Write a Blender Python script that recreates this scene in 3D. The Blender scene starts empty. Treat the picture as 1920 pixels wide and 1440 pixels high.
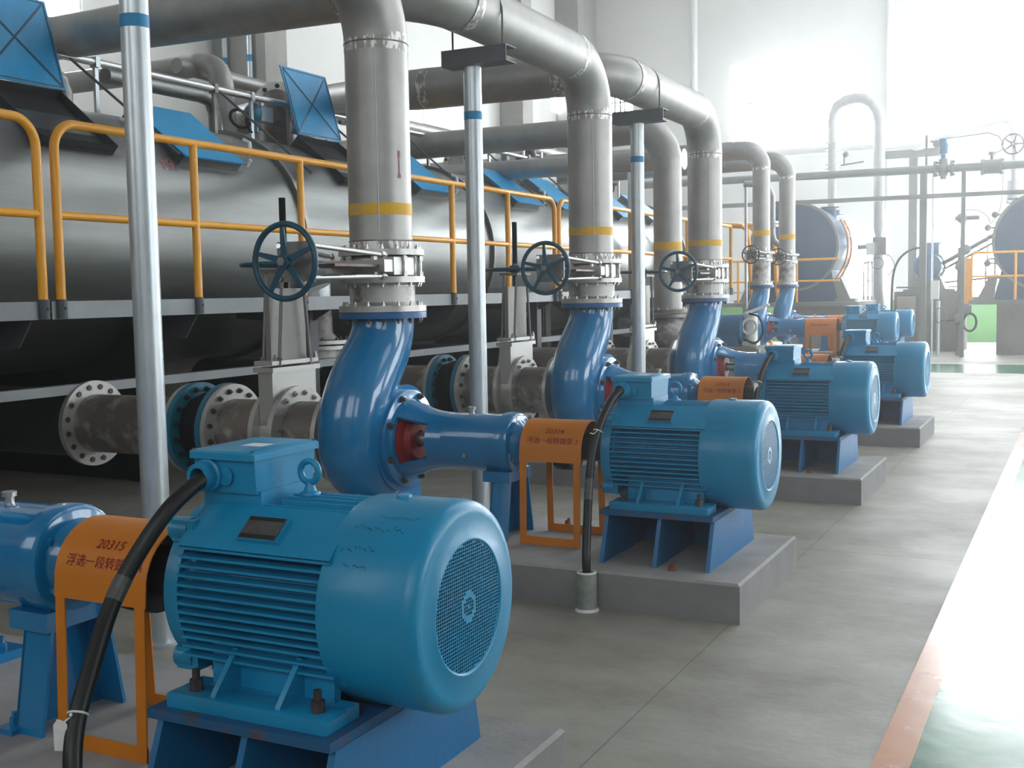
import bpy, math, random
from mathutils import Vector, Matrix
PI = math.pi
rnd = random.Random(7)
C = bpy.context.scene.collection
S = bpy.context.scene

# ------------------------------------------------------------------ camera, world, exposure
cd = bpy.data.cameras.new('camera')
cam = bpy.data.objects.new('camera', cd)
C.objects.link(cam)
cd.sensor_width = 36.0
cd.lens = 36.0 * 2140.736 / 1920.0
cd.clip_start = 0.05
cd.clip_end = 200
rx = Vector((0.8930, 0.4490, -0.0180))
fw = Vector((-0.4490, 0.8900, -0.0800)).normalized()
rx = (rx - fw * rx.dot(fw)).normalized()
up = rx.cross(fw)
M = Matrix((rx, up, -fw)).transposed().to_4x4()
M.translation = Vector((0, 0, 1.55))
cam.matrix_world = M
S.camera = cam

w = bpy.data.worlds.new('sky'); S.world = w; w.use_nodes = True
bgn = w.node_tree.nodes['Background']
bgn.inputs[0].default_value = (0.80, 0.90, 1.0, 1); bgn.inputs[1].default_value = 0.3
vs_ = w.node_tree.nodes.new('ShaderNodeVolumeScatter')      # thin haze added to stand in for lens glare
vs_.inputs['Color'].default_value = (0.97, 0.985, 1.0, 1); vs_.inputs['Density'].default_value = HAZE = 0.0085; vs_.inputs['Anisotropy'].default_value = 0.7
w.node_tree.links.new(vs_.outputs[0], w.node_tree.nodes['World Output'].inputs['Volume'])
S.cycles.max_bounces = 6; S.cycles.diffuse_bounces = 4; S.cycles.glossy_bounces = 3; S.cycles.volume_bounces = 0; S.cycles.transmission_bounces = 2
S.cycles.adaptive_threshold = 0.045
S.view_settings.view_transform = 'Standard'
S.view_settings.look = 'None'
S.view_settings.exposure = 0.55
S.view_settings.gamma = 1.0
S.view_settings.use_curve_mapping = False

PANE_FAR = 24.0      # daylight through the far windows
PANE_RIGHT = 5.0     # daylight through the right wall windows
FILL_ROOF = 3.2  # fill from roof panes added overhead
FILL_BACK = 1.7     # fill from panes added behind the camera

# ------------------------------------------------------------------ materials
MATS = {}
def mat(name, col, rough=0.5, metal=0.0, var=0.0, scale=6.0, bump=0.0, bscale=40.0, col2=None, thr=None, spec=0.5, coat=0.0, stretch=None):
    m = bpy.data.materials.new(name); m.use_nodes = True
    nt = m.node_tree; b = nt.nodes['Principled BSDF']
    b.inputs['Base Color'].default_value = (*col, 1)
    b.inputs['Roughness'].default_value = rough
    b.inputs['Metallic'].default_value = metal
    b.inputs['Specular IOR Level'].default_value = spec
    b.inputs['Coat Weight'].default_value = coat
    b.inputs['Coat Roughness'].default_value = 0.04
    tc = nt.nodes.new('ShaderNodeTexCoord')
    src = tc.outputs['Object']
    if stretch:
        mp = nt.nodes.new('ShaderNodeMapping'); mp.inputs['Scale'].default_value = stretch
        nt.links.new(src, mp.inputs['Vector']); src = mp.outputs['Vector']
    if var > 0 or col2:
        n = nt.nodes.new('ShaderNodeTexNoise'); n.inputs['Scale'].default_value = scale
        n.inputs['Detail'].default_value = 6; n.inputs['Roughness'].default_value = 0.65
        nt.links.new(src, n.inputs['Vector'])
        r = nt.nodes.new('ShaderNodeValToRGB')
        if col2:
            a, bb = thr or (0.45, 0.6)
            r.color_ramp.elements[0].position = a; r.color_ramp.elements[1].position = bb
            r.color_ramp.elements[0].color = (*col, 1); r.color_ramp.elements[1].color = (*col2, 1)
        else:
            r.color_ramp.elements[0].position = 0.3; r.color_ramp.elements[1].position = 0.7
            r.color_ramp.elements[0].color = (*[c * (1 - var) for c in col], 1)
            r.color_ramp.elements[1].color = (*[min(1, c * (1 + var)) for c in col], 1)
        nt.links.new(n.outputs['Fac'], r.inputs['Fac'])
        nt.links.new(r.outputs['Color'], b.inputs['Base Color'])
    if bump > 0:
        n2 = nt.nodes.new('ShaderNodeTexNoise'); n2.inputs['Scale'].default_value = bscale
        n2.inputs['Detail'].default_value = 3
        nt.links.new(src, n2.inputs['Vector'])
        bp = nt.nodes.new('ShaderNodeBump'); bp.inputs['Strength'].default_value = bump; bp.inputs['Distance'].default_value = 0.01
        nt.links.new(n2.outputs['Fac'], bp.inputs['Height'])
        nt.links.new(bp.outputs['Normal'], b.inputs['Normal'])
    MATS[name] = m
    return m
def emis(name, col, st):
    m = bpy.data.materials.new(name); m.use_nodes = True
    b = m.node_tree.nodes['Principled BSDF']
    b.inputs['Base Color'].default_value = (0.8, 0.85, 0.9, 1)
    b.inputs['Emission Color'].default_value = (*col, 1); b.inputs['Emission Strength'].default_value = st
    MATS[name] = m
    return m
K = MATS
mat('motor', (0.004, 0.255, 0.485), 0.40, 0, 0.10, 4, 0.06, 60, coat=0.08)
mat('motor_top', (0.004, 0.26, 0.495), 0.36, 0, 0.06, 4, 0.03, 60, coat=0.08)
mat('pump', (0.003, 0.185, 0.43), 0.20, 0, 0.10, 3, 0.035, 14, coat=0.8)
mat('flange_blue', (0.010, 0.12, 0.32), 0.35, 0, 0, 3.2, 0.05, 30, col2=(0.62, 0.62, 0.60), thr=(0.60, 0.64))
mat('stand', (0.008, 0.15, 0.36), 0.45, 0, 0, 9, 0.15, 30, col2=(0.35, 0.42, 0.5), thr=(0.68, 0.76))
mat('stand_plate', (0.012, 0.10, 0.24), 0.55, 0, 0, 8, 0.15, 30, col2=(0.12, 0.06, 0.035), thr=(0.50, 0.62))
mat('wheel', (0.003, 0.072, 0.125), 0.35, 0, 0.15, 5)
mat('orange', (0.62, 0.19, 0.006), 0.5, 0, 0.08, 5)
mat('redtext', (0.27, 0.015, 0.004), 0.6)
mat('redfade', (0.36, 0.16, 0.16), 0.6, 0, 0.3, 40)
mat('redgland', (0.35, 0.012, 0.02), 0.5, 0, 0.3, 12)
mat('yellow', (0.95, 0.42, 0.016), 0.38, 0, 0.08, 5, coat=0.2)
mat('band', (0.76, 0.42, 0.008), 0.55, 0, 0, 7, col2=(0.42, 0.36, 0.22), thr=(0.55, 0.75))
mat('blueband', (0.006, 0.22, 0.46), 0.5, 0, 0.1, 20)
mat('pipe', (0.40, 0.395, 0.38), 0.46, 0.55, 0.16, 3.0, 0.05, 60)
mat('pipe_dirty', (0.22, 0.19, 0.17), 0.55, 0.45, 0, 5, 0.12, 40, col2=(0.55, 0.54, 0.52), thr=(0.5, 0.68))
mat('spool_white', (0.24, 0.20, 0.175), 0.5, 0.3, 0, 5, 0.1, 40, col2=(0.60, 0.59, 0.57), thr=(0.40, 0.52))
mat('weld', (0.34, 0.33, 0.31), 0.5, 0.5, 0, 32, 0.2, 60, col2=(0.82, 0.82, 0.80), thr=(0.49, 0.55), stretch=(1, 1, 0.28))
mat('flange', (0.55, 0.55, 0.53), 0.38, 0.55, 0, 7, 0.08, 40, col2=(0.30, 0.27, 0.25), thr=(0.55, 0.78))
mat('bolt', (0.10, 0.085, 0.075), 0.5, 0.6, 0.4, 30)
mat('boltbright', (0.50, 0.49, 0.47), 0.35, 0.8, 0.3, 30)
mat('rod', (0.62, 0.62, 0.62), 0.25, 0.9, 0.1, 20)
mat('blade', (0.16, 0.13, 0.12), 0.45, 0.6, 0, 8, col2=(0.10, 0.05, 0.035), thr=(0.45, 0.65))
mat('steelplate', (0.27, 0.265, 0.25), 0.5, 0.5, 0, 7, 0.05, 40, col2=(0.20, 0.12, 0.09), thr=(0.58, 0.75))
mat('tank', (0.235, 0.243, 0.238), 0.34, 0.88, 0.12, 2.0, 0.02, 30, stretch=(6, 0.5, 6))
mat('tankring', (0.30, 0.30, 0.29), 0.4, 0.85, 0.12, 3)
mat('galv', (0.55, 0.60, 0.63), 0.35, 0.6, 0.14, 14, 0.03, 50, stretch=(1, 1, 0.3))
mat('greysteel', (0.095, 0.105, 0.12), 0.5, 0.1, 0.12, 5)
mat('toe', (0.27, 0.29, 0.30), 0.45, 0.3, 0.10, 4)
mat('grating', (0.10, 0.105, 0.105), 0.6, 0.3, 0.2, 30)
mat('lid', (0.006, 0.30, 0.62), 0.45, 0, 0.12, 6)
mat('lidline', (0.008, 0.06, 0.12), 0.5)
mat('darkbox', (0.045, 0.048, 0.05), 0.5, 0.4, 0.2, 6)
mat('rubber', (0.006, 0.007, 0.008), 0.8, 0, 0.2, 10, spec=0.2)
mat('jointblue', (0.012, 0.17, 0.27), 0.4, 0, 0.15, 10)
mat('cable', (0.008, 0.009, 0.010), 0.42, 0, 0.2, 12)
mat('tape', (0.10, 0.10, 0.098), 0.3, 0.2, 0.3, 60)
mat('white', (0.78, 0.79, 0.78), 0.5, 0, 0.05, 6)
mat('tie', (0.70, 0.76, 0.66), 0.5)
mat('sleeve', (0.30, 0.33, 0.30), 0.5, 0.3, 0.25, 14, 0.1, 30)
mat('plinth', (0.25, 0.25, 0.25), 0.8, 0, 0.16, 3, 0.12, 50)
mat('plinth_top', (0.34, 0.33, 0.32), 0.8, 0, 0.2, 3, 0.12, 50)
mat('plate', (0.13, 0.125, 0.115), 0.4, 0.5, 0.25, 40)
mat('platedark', (0.015, 0.015, 0.016), 0.4)
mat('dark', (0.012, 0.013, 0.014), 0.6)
mat('marker', (0.008, 0.05, 0.085), 0.6)
mat('wall', (0.68, 0.68, 0.65), 0.8, 0, 0.03, 0.6)
mat('ceiling', (0.34, 0.345, 0.35), 0.8)
mat('column', (0.30, 0.295, 0.27), 0.85, 0, 0.14, 2.2, 0.1, 20)
mat('dado', (0.14, 0.42, 0.10), 0.6, 0, 0.08, 1.5)
mat('frame', (0.70, 0.72, 0.72), 0.5)
mat('discblue', (0.003, 0.058, 0.125), 0.35, 0, 0.12, 3)
mat('bgblue', (0.015, 0.13, 0.26), 0.4, 0, 0.1, 5)
mat('bggrey', (0.17, 0.185, 0.17), 0.6, 0.1, 0.1, 4)
mat('bgpipe', (0.42, 0.42, 0.42), 0.45, 0.4, 0.1, 4)
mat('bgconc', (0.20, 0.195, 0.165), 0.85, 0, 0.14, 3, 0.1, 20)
mat('panel', (0.42, 0.40, 0.33), 0.6, 0, 0.05, 4)
mat('brownpipe', (0.12, 0.075, 0.055), 0.6, 0.2, 0.2, 8)
mat('rust', (0.22, 0.06, 0.03), 0.8, 0, 0.3, 30)
emis('pane_far', (0.93, 0.97, 1.0), PANE_FAR)
emis('pane_right', (0.93, 0.97, 1.0), PANE_RIGHT)
emis('fill_back', (0.97, 0.985, 1.0), FILL_BACK)
emis('pane_high', (0.93, 0.97, 1.0), PANE_RIGHT * 0.3)
emis('fill_roof', (0.95, 0.98, 1.0), FILL_ROOF)

def floor_mat(name, base, dirt, rough, joints=False, scale=1.2, coat=0.0, wear=None):
    m = bpy.data.materials.new(name); m.use_nodes = True
    nt = m.node_tree; b = nt.nodes['Principled BSDF']; N = nt.nodes.new; L = nt.links.new
    tc = N('ShaderNodeTexCoord')
    n = N('ShaderNodeTexNoise'); n.inputs['Scale'].default_value = scale; n.inputs['Detail'].default_value = 9; n.inputs['Roughness'].default_value = 0.7
    mp = N('ShaderNodeMapping'); mp.inputs['Scale'].default_value = (0.85, 1.15, 1)
    L(tc.outputs['Object'], mp.inputs['Vector']); L(mp.outputs['Vector'], n.inputs['Vector'])
    r = N('ShaderNodeValToRGB'); r.color_ramp.elements[0].position = 0.36; r.color_ramp.elements[1].position = 0.62
    r.color_ramp.elements[0].color = (*dirt, 1); r.color_ramp.elements[1].color = (*base, 1)
    L(n.outputs['Fac'], r.inputs['Fac']); col = r.outputs['Color']
    n3 = N('ShaderNodeTexNoise'); n3.inputs['Scale'].default_value = 55; n3.inputs['Detail'].default_value = 4
    L(tc.outputs['Object'], n3.inputs['Vector'])
    if wear:
        r3 = N('ShaderNodeValToRGB'); r3.color_ramp.elements[0].position = 0.60; r3.color_ramp.elements[1].position = 0.78
        n4 = N('ShaderNodeTexNoise'); n4.inputs['Scale'].default_value = 4.5; n4.inputs['Detail'].default_value = 8
        mp4 = N('ShaderNodeMapping'); mp4.inputs['Scale'].default_value = (0.6, 1.9, 1)
        L(tc.outputs['Object'], mp4.inputs['Vector']); L(mp4.outputs['Vector'], n4.inputs['Vector'])
        L(n4.outputs['Fac'], r3.inputs['Fac'])
        mx = N('ShaderNodeMix'); mx.data_type = 'RGBA'
        L(r3.outputs['Color'], mx.inputs['Factor']); L(col, mx.inputs['A']); mx.inputs['B'].default_value = (*wear, 1)
        col = mx.outputs['Result']
    if joints:
        sep = N('ShaderNodeSeparateXYZ'); L(tc.outputs['Object'], sep.inputs[0])
        prev = None
        for ax, pos in (('X', -1.45), ('Y', 6.75), ('Y', 1.2), ('Y', 12.9), ('Y', 18.6)):
            s = N('ShaderNodeMath'); s.operation = 'SUBTRACT'; L(sep.outputs[ax], s.inputs[0]); s.inputs[1].default_value = pos
            a = N('ShaderNodeMath'); a.operation = 'ABSOLUTE'; L(s.outputs[0], a.inputs[0])
            l = N('ShaderNodeMath'); l.operation = 'LESS_THAN'; L(a.outputs[0], l.inputs[0]); l.inputs[1].default_value = 0.0035 if ax == 'X' else 0.006
            if prev is None: prev = l.outputs[0]
            else:
                mxx = N('ShaderNodeMath'); mxx.operation = 'MAXIMUM'; L(prev, mxx.inputs[0]); L(l.outputs[0], mxx.inputs[1]); prev = mxx.outputs[0]
        mx = N('ShaderNodeMix'); mx.data_type = 'RGBA'
        sc = N('ShaderNodeMath'); sc.operation = 'MULTIPLY'; L(prev, sc.inputs[0]); sc.inputs[1].default_value = 0.45
        L(sc.outputs[0], mx.inputs['Factor']); L(col, mx.inputs['A']); mx.inputs['B'].default_value = (0.06, 0.06, 0.055, 1)
        col = mx.outputs['Result']
    L(col, b.inputs['Base Color'])
    rr = N('ShaderNodeMapRange'); L(n.outputs['Fac'], rr.inputs['Value'])
    rr.inputs['From Min'].default_value = 0.3; rr.inputs['From Max'].default_value = 0.7
    rr.inputs['To Min'].default_value = rough * 1.15; rr.inputs['To Max'].default_value = rough * 0.85
    L(rr.outputs[0], b.inputs['Roughness'])
    b.inputs['Coat Weight'].default_value = coat; b.inputs['Coat Roughness'].default_value = rough * 0.8
    bp = N('ShaderNodeBump'); bp.inputs['Strength'].default_value = 0.12 if not coat else 0.10; bp.inputs['Distance'].default_value = 0.01
    nb = N('ShaderNodeTexNoise'); nb.inputs['Scale'].default_value = 9 if coat else 30; nb.inputs['Detail'].default_value = 3
    L(tc.outputs['Object'], nb.inputs['Vector'])
    L(nb.outputs['Fac'], bp.inputs['Height']); L(bp.outputs['Normal'], b.inputs['Normal'])
    MATS[name] = m
floor_mat('concrete', (0.41, 0.40, 0.345), (0.25, 0.235, 0.195), 0.52, joints=True, scale=0.9, wear=(0.30, 0.285, 0.255))
floor_mat('green_epoxy', (0.020, 0.19, 0.09), (0.012, 0.13, 0.065), 0.19, scale=2.0, coat=0.12, wear=(0.10, 0.27, 0.19))
floor_mat('orange_stripe', (0.56, 0.21, 0.055), (0.46, 0.16, 0.045), 0.26, scale=3.0, coat=0.08, wear=(0.55, 0.32, 0.16))

# ------------------------------------------------------------------ mesh helpers
def basis(d):
    d = Vector(d).normalized()
    a = Vector((0, 0, 1)) if abs(d.z) < 0.9 else Vector((0, 1, 0))
    u = a.cross(d).normalized(); v = d.cross(u)
    return u, v, d
AX = {'x': Vector((1, 0, 0)), 'y': Vector((0, 1, 0)), 'z': Vector((0, 0, 1))}
class MB:
    def __init__(s): s.v = []; s.f = []; s.m = []
    def add(s, vs, fs, m=0):
        o = len(s.v); s.v += [Vector(p) for p in vs]; s.f += [tuple(i + o for i in f) for f in fs]; s.m += [m] * len(fs); return s
    def box(s, x0, x1, y0, y1, z0, z1, m=0):
        p = [(x0, y0, z0), (x1, y0, z0), (x1, y1, z0), (x0, y1, z0), (x0, y0, z1), (x1, y0, z1), (x1, y1, z1), (x0, y1, z1)]
        return s.add(p, [(0, 3, 2, 1), (4, 5, 6, 7), (0, 1, 5, 4), (1, 2, 6, 5), (2, 3, 7, 6), (3, 0, 4, 7)], m)
    def bevbox(s, x0, x1, y0, y1, z0, z1, b=0.01, m=0):
        # box with chamfered vertical edges and a chamfered top
        q = [(x0 + b, y0), (x1 - b, y0), (x1, y0 + b), (x1, y1 - b), (x1 - b, y1), (x0 + b, y1), (x0, y1 - b), (x0, y0 + b)]
        cx, cy = (x0 + x1) / 2, (y0 + y1) / 2
        sx = 1 - 2 * b / (x1 - x0); sy = 1 - 2 * b / (y1 - y0)
        vs = [(x, y, z0) for x, y in q] + [(x, y, z1 - b) for x, y in q] + [(cx + (x - cx) * sx, cy + (y - cy) * sy, z1) for x, y in q]
        fs = [tuple(reversed(range(8))), tuple(range(16, 24))]
        for r in (0, 8):
            for i in range(8): j = (i + 1) % 8; fs.append((r + i, r + j, r + 8 + j, r + 8 + i))
        return s.add(vs, fs, m)
    def cyl(s, p0, p1, r0, r1=None, n=24, caps=True, m=0, rot=0.0):
        r1 = r0 if r1 is None else r1
        p0 = Vector(p0); p1 = Vector(p1); u, v, d = basis(p1 - p0)
        vs = []
        for p, r in ((p0, r0), (p1, r1)):
            for i in range(n):
                a = 2 * PI * i / n + rot; vs.append(p + u * (r * math.cos(a)) + v * (r * math.sin(a)))
        fs = [(i, (i + 1) % n, n + (i + 1) % n, n + i) for i in range(n)]
        if caps: fs += [tuple(reversed(range(n))), tuple(range(n, 2 * n))]
        return s.add(vs, fs, m)
    def lathe(s, org, ax, prof, n=32, a0=0.0, a1=2 * PI, m=0, closed=False, sq=None):
        # prof: (t along axis, radius); swept about axis through org.  closed joins last profile point to the first
        org = Vector(org); u, v, d = basis(AX[ax] if isinstance(ax, str) else ax)
        full = abs(a1 - a0 - 2 * PI) < 1e-6; k = n if full else n + 1
        vs = []
        for t, r in prof:
            for i in range(k):
                a = a0 + (a1 - a0) * i / n
                rr = r
                if sq: c, ss = abs(math.cos(a)), abs(math.sin(a)); rr = r / ((c ** sq + ss ** sq) ** (1.0 / sq))
                vs.append(org + d * t + u * (rr * math.cos(a)) + v * (rr * math.sin(a)))
        fs = []; P = len(prof)
        for j in range(P if closed else P - 1):
            jn = (j + 1) % P
            for i in range(n):
                i2 = (i + 1) % k if full else i + 1
                fs.append((j * k + i, j * k + i2, jn * k + i2, jn * k + i))
        return s.add(vs, fs, m)
    def tube(s, pts, r, n=16, caps=True, closed=False, m=0):
        pts = [Vector(p) for p in pts]; P = len(pts)
        rs = r if isinstance(r, (list, tuple)) else [r] * P
        T = []
        for i in range(P):
            a = pts[(i - 1) % P] if (closed or i > 0) else pts[i]
            b = pts[(i + 1) % P] if (closed or i < P - 1) else pts[i]
            T.append((b - a).normalized())
        u, v, d = basis(T[0]); vs = []
        for i in range(P):
            if i:
                q = T[i - 1].rotation_difference(T[i]); u = q @ u
                u = (u - T[i] * u.dot(T[i])).normalized()
            v = T[i].cross(u)
            for k in range(n):
                a = 2 * PI * k / n; vs.append(pts[i] + u * (rs[i] * math.cos(a)) + v * (rs[i] * math.sin(a)))
        fs = []
        for i in range(P if closed else P - 1):
            j = (i + 1) % P
            for k in range(n):
                k2 = (k + 1) % n; fs.append((i * n + k, i * n + k2, j * n + k2, j * n + k))
        if caps and not closed: fs += [tuple(reversed(range(n))), tuple(range((P - 1) * n, P * n))]
        return s.add(vs, fs, m)
    def prism(s, poly, vec, m=0):
        poly = [Vector(p) for p in poly]; vec = Vector(vec); n = len(poly)
        return s.add(poly + [p + vec for p in poly], [tuple(reversed(range(n))), tuple(range(n, 2 * n))] + [(i, (i + 1) % n, n + (i + 1) % n, n + i) for i in range(n)], m)
    def torus(s, c, ax, R, r, N=40, n=12, m=0):
        c = Vector(c); u, v, d = basis(AX[ax] if isinstance(ax, str) else ax)
        return s.tube([c + u * (R * math.cos(2 * PI * i / N)) + v * (R * math.sin(2 * PI * i / N)) for i in range(N)], r, n, closed=True, m=m)
    def ball(s, c, r, n=16, k=8, m=0):
        return s.lathe(c, 'z', [(-r * math.cos(PI * i / k), max(1e-4, r * math.sin(PI * i / k))) for i in range(k + 1)], n, m=m)
    def mesh(s, name, mats, off=(0, 0, 0), angle=38, solid=None):
        off = Vector(off)
        me = bpy.data.meshes.new(name)
        me.from_pydata([p - off for p in s.v], [], s.f)
        for mm in (mats if isinstance(mats, (list, tuple)) else [mats]): me.materials.append(K[mm])
        me.polygons.foreach_set('material_index', s.m)
        import bmesh
        bm = bmesh.new(); bm.from_mesh(me); bmesh.ops.recalc_face_normals(bm, faces=bm.faces); bm.to_mesh(me); bm.free()
        me.polygons.foreach_set('use_smooth', [True] * len(me.polygons))
        me.set_sharp_from_angle(angle=math.radians(angle))
        me.update()
        return me
def arc(c, a, b, R, n=8):
    # quarter bend: centre c, from c+a*R to c+b*R
    c = Vector(c); a = Vector(a); b = Vector(b)
    return [c + a * (R * math.cos(PI / 2 * i / n)) + b * (R * math.sin(PI / 2 * i / n)) for i in range(n + 1)]
def spline(pts, k=8):
    P = [Vector(p) for p in pts]; P = [P[0] * 2 - P[1]] + P + [P[-1] * 2 - P[-2]]; out = []
    for i in range(1, len(P) - 2):
        for j in range(k):
            t = j / k
            out.append(0.5 * ((2 * P[i]) + (P[i + 1] - P[i - 1]) * t + (2 * P[i - 1] - 5 * P[i] + 4 * P[i + 1] - P[i + 2]) * t * t + (3 * P[i] - P[i - 1] - 3 * P[i + 1] + P[i + 2]) * t ** 3))
    out.append(P[-2]); return out

# ------------------------------------------------------------------ object helpers
def thing(name, label, cat, loc=(0, 0, 0), group=None):
    o = bpy.data.objects.new(name, None); o.location = loc; o.empty_display_size = 0.1; C.objects.link(o)
    o['label'] = label; o['category'] = cat
    if group: o['group'] = group
    return o
def org(parent):
    p = parent
    while p.parent: p = p.parent
    return p.location
def part(name, mb, m, parent, label=None, angle=38, solid=None):
    o = bpy.data.objects.new(name, mb.mesh(name, m, org(parent), angle)); o.parent = parent; C.objects.link(o)
    if label: o['label'] = label
    if solid:
        md = o.modifiers.new('thickness', 'SOLIDIFY'); md.thickness = solid; md.offset = 0
    return o
def single(name, mb, m, label, cat, loc=(0, 0, 0), group=None, angle=38):
    o = bpy.data.objects.new(name, mb.mesh(name, m, loc, angle)); o.location = loc; C.objects.link(o)
    o['label'] = label; o['category'] = cat
    if group: o['group'] = group
    return o
def struct(name, mb, m, parent=None, label=None, angle=38):
    o = bpy.data.objects.new(name, mb.mesh(name, m, (0, 0, 0), angle)); C.objects.link(o)
    if parent: o.parent = parent
    else:
        o['kind'] = 'structure'
        if label: o['label'] = label
    return o
def copy_tree(o, parent=None):
    c = o.copy(); C.objects.link(c)
    if parent: c.parent = parent
    for ch in list(o.children): copy_tree(ch, c)
    return c
def clone(root, dloc, label, group=None):
    c = copy_tree(root); c.location = root.location + Vector(dloc); c['label'] = label
    if group: c['group'] = group
    return c
_bolts = {}
def bolt_mesh(r, h, m, nut=True):
    key = (r, h, m, nut)
    if key not in _bolts:
        b = MB(); b.cyl((0, 0, 0), (0, 0, h), r, n=6)
        if nut: b.cyl((0, 0, h), (0, 0, h * 1.9), r * 0.55, n=8)
        _bolts[key] = b.mesh('bolt', m)
    return _bolts[key]
def bolt(parent, p, d, r=0.014, h=0.016, m='bolt', nut=True):
    o = bpy.data.objects.new('bolt', bolt_mesh(r, h, m, nut))
    o.parent = parent; o.location = Vector(p) - org(parent)
    o.rotation_mode = 'QUATERNION'; o.rotation_quaternion = Vector((0, 0, 1)).rotation_difference(Vector(d).normalized())
    C.objects.link(o); return o
def bolt_ring(parent, c, d, R, n, r=0.014, h=0.016, m='bolt', nut=True, ph=0.5, only=None):
    c = Vector(c); u, v, w_ = basis(d)
    for i in range(n):
        a = 2 * PI * (i + ph) / n
        p = c + u * (R * math.cos(a)) + v * (R * math.sin(a))
        if only and not only(p - c): continue
        bolt(parent, p, d, r, h, m, nut)
def ring(mb, c, ax, t0, t1, ri, ro, n=40, m=0):
    return mb.lathe(c, ax, [(t0, ri), (t0, ro), (t1, ro), (t1, ri)], n, closed=True, m=m)
def text_on(parent, s, size, m, fn, name='lettering', depth=0.0, align='CENTER', shear=0.0):
    cu = bpy.data.curves.new(name, 'FONT'); cu.body = s; cu.size = size; cu.align_x = align; cu.align_y = 'CENTER'
    cu.resolution_u = 3; cu.shear = shear; cu.offset = size * 0.006
    to = bpy.data.objects.new(name, cu); C.objects.link(to)
    bpy.context.view_layer.update()
    me = bpy.data.meshes.new_from_object(to.evaluated_get(bpy.context.evaluated_depsgraph_get()))
    bpy.data.objects.remove(to)
    import bmesh
    bm = bmesh.new(); bm.from_mesh(me)
    bmesh.ops.triangulate(bm, faces=bm.faces)
    bmesh.ops.subdivide_edges(bm, edges=[e for e in bm.edges if e.calc_length() > size * 0.25], cuts=2)
    O = org(parent)
    for v in bm.verts: v.co = Vector(fn(v.co.x, v.co.y)) - O
    bm.to_mesh(me); bm.free()
    me.name = name
    me.materials.clear(); me.materials.append(K[m])
    o = bpy.data.objects.new(name, me); o.parent = parent; C.objects.link(o)
    return o

# ------------------------------------------------------------------ the building
XL, XR, YB, YF, ZC = -14.3, 7.0, -4.0, 33.0, 12.6
struct('floor', MB().box(XL - .3, XR + .3, YB - .3, YF + .3, -0.2, 0.0), 'concrete', label='bare worn grey concrete floor')
struct('trim_1', MB().box(-0.597, -0.482, YB, 21.4, -0.01, 0.003), 'orange_stripe', label='orange painted stripe along the aisle')
struct('trim_2', MB().box(-0.482, 3.2, YB, 21.4, -0.01, 0.002), 'green_epoxy', label='glossy green painted aisle floor')
struct('trim_3', MB().box(-9.0, 3.2, 21.4, 23.7, -0.01, 0.002), 'green_epoxy', label='green painted band across the floor')
struct('ceiling', MB().box(XL - .3, XR + .3, YB - .3, YF + .3, ZC, ZC + 0.2), 'ceiling')

def wall_with_holes(name, axis, pos, thick, u0, u1, z0, z1, holes, m):
    # grid of boxes leaving the window openings free
    us = sorted({u0, u1, *[h[0] for h in holes], *[h[1] for h in holes]}); zs = sorted({z0, z1, *[h[2] for h in holes], *[h[3] for h in holes]})
    b = MB()
    for i in range(len(us) - 1):
        for j in range(len(zs) - 1):
            cu, cz = (us[i] + us[i + 1]) / 2, (zs[j] + zs[j + 1]) / 2
            if any(h[0] < cu < h[1] and h[2] < cz < h[3] for h in holes): continue
            a, c = sorted((pos, pos + thick))
            if axis == 'y': b.box(us[i], us[i + 1], a, c, zs[j], zs[j + 1])
            else: b.box(a, c, us[i], us[i + 1], zs[j], zs[j + 1])
    return struct(name, b, m)
wn = [0]
def window(axis, pos, h, pane, side, mull=2, trans=1):
    wn[0] += 1; nm = 'window_%d' % wn[0]
    u0, u1, z0, z1 = h; b = MB(); t = 0.05
    def bx(bb, a0, a1, c0, c1, d0, d1):
        p0, p1 = sorted((pos + side * d0, pos + side * d1))
        if axis == 'y': bb.box(a0, a1, p0, p1, c0, c1)
        else: bb.box(p0, p1, a0, a1, c0, c1)
    bx(b, u0, u1, z0, z0 + t, 0.02, 0.12); bx(b, u0, u1, z1 - t, z1, 0.02, 0.12)
    bx(b, u0, u0 + t, z0 + t, z1 - t, 0.02, 0.12); bx(b, u1 - t, u1, z0 + t, z1 - t, 0.02, 0.12)
    for i in range(1, mull + 1):
        u = u0 + (u1 - u0) * i / (mull + 1); bx(b, u - t / 2, u + t / 2, z0 + t, z1 - t, 0.03, 0.10)
    for i in range(1, trans + 1):
        z = z0 + (z1 - z0) * i / (trans + 1); bx(b, u0 + t, u1 - t, z - t / 2, z + t / 2, 0.035, 0.095)
    root = struct(nm, b, 'frame')
    p = MB(); bx(p, u0, u1, z0, z1, 0.125, 0.14)
    struct('window_pane', p, pane, root)
far = [(-9.4, -6.2, 5.7, 8.0), (-3.62, 0.6, 5.77, 7.82), (1.8, 5.8, 5.77, 7.82),
       (-8.6, -5.25, 1.22, 3.16), (-3.57, 0.6, 1.22, 3.16), (1.8, 5.8, 1.22, 3.16),
       (-3.62, 0.6, 9.3, 9.9), (1.8, 5.8, 9.3, 9.9), (-13.3, -12.35, 6.9, 7.6)]
wall_with_holes('wall_far', 'y', YF, 0.25, XL - .3, XR + .3, 0, ZC, far, 'wall')
for h in far: window('y', YF, h, 'pane_far', 1, 2, 1)
right = [(y, y + 4.2, z0, z1) for y in (4.6, 10.6, 16.6, 22.6, 27.9) for z0, z1 in ((1.3, 3.6), (5.8, 9.8))]
wall_with_holes('wall_right', 'x', XR, 0.25, YB - .3, YF + .3, 0, ZC, right, 'wall')
for h in right: window('x', XR, h, 'pane_right' if h[2] < 2 else 'pane_high', 1, 3, 1)
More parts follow.
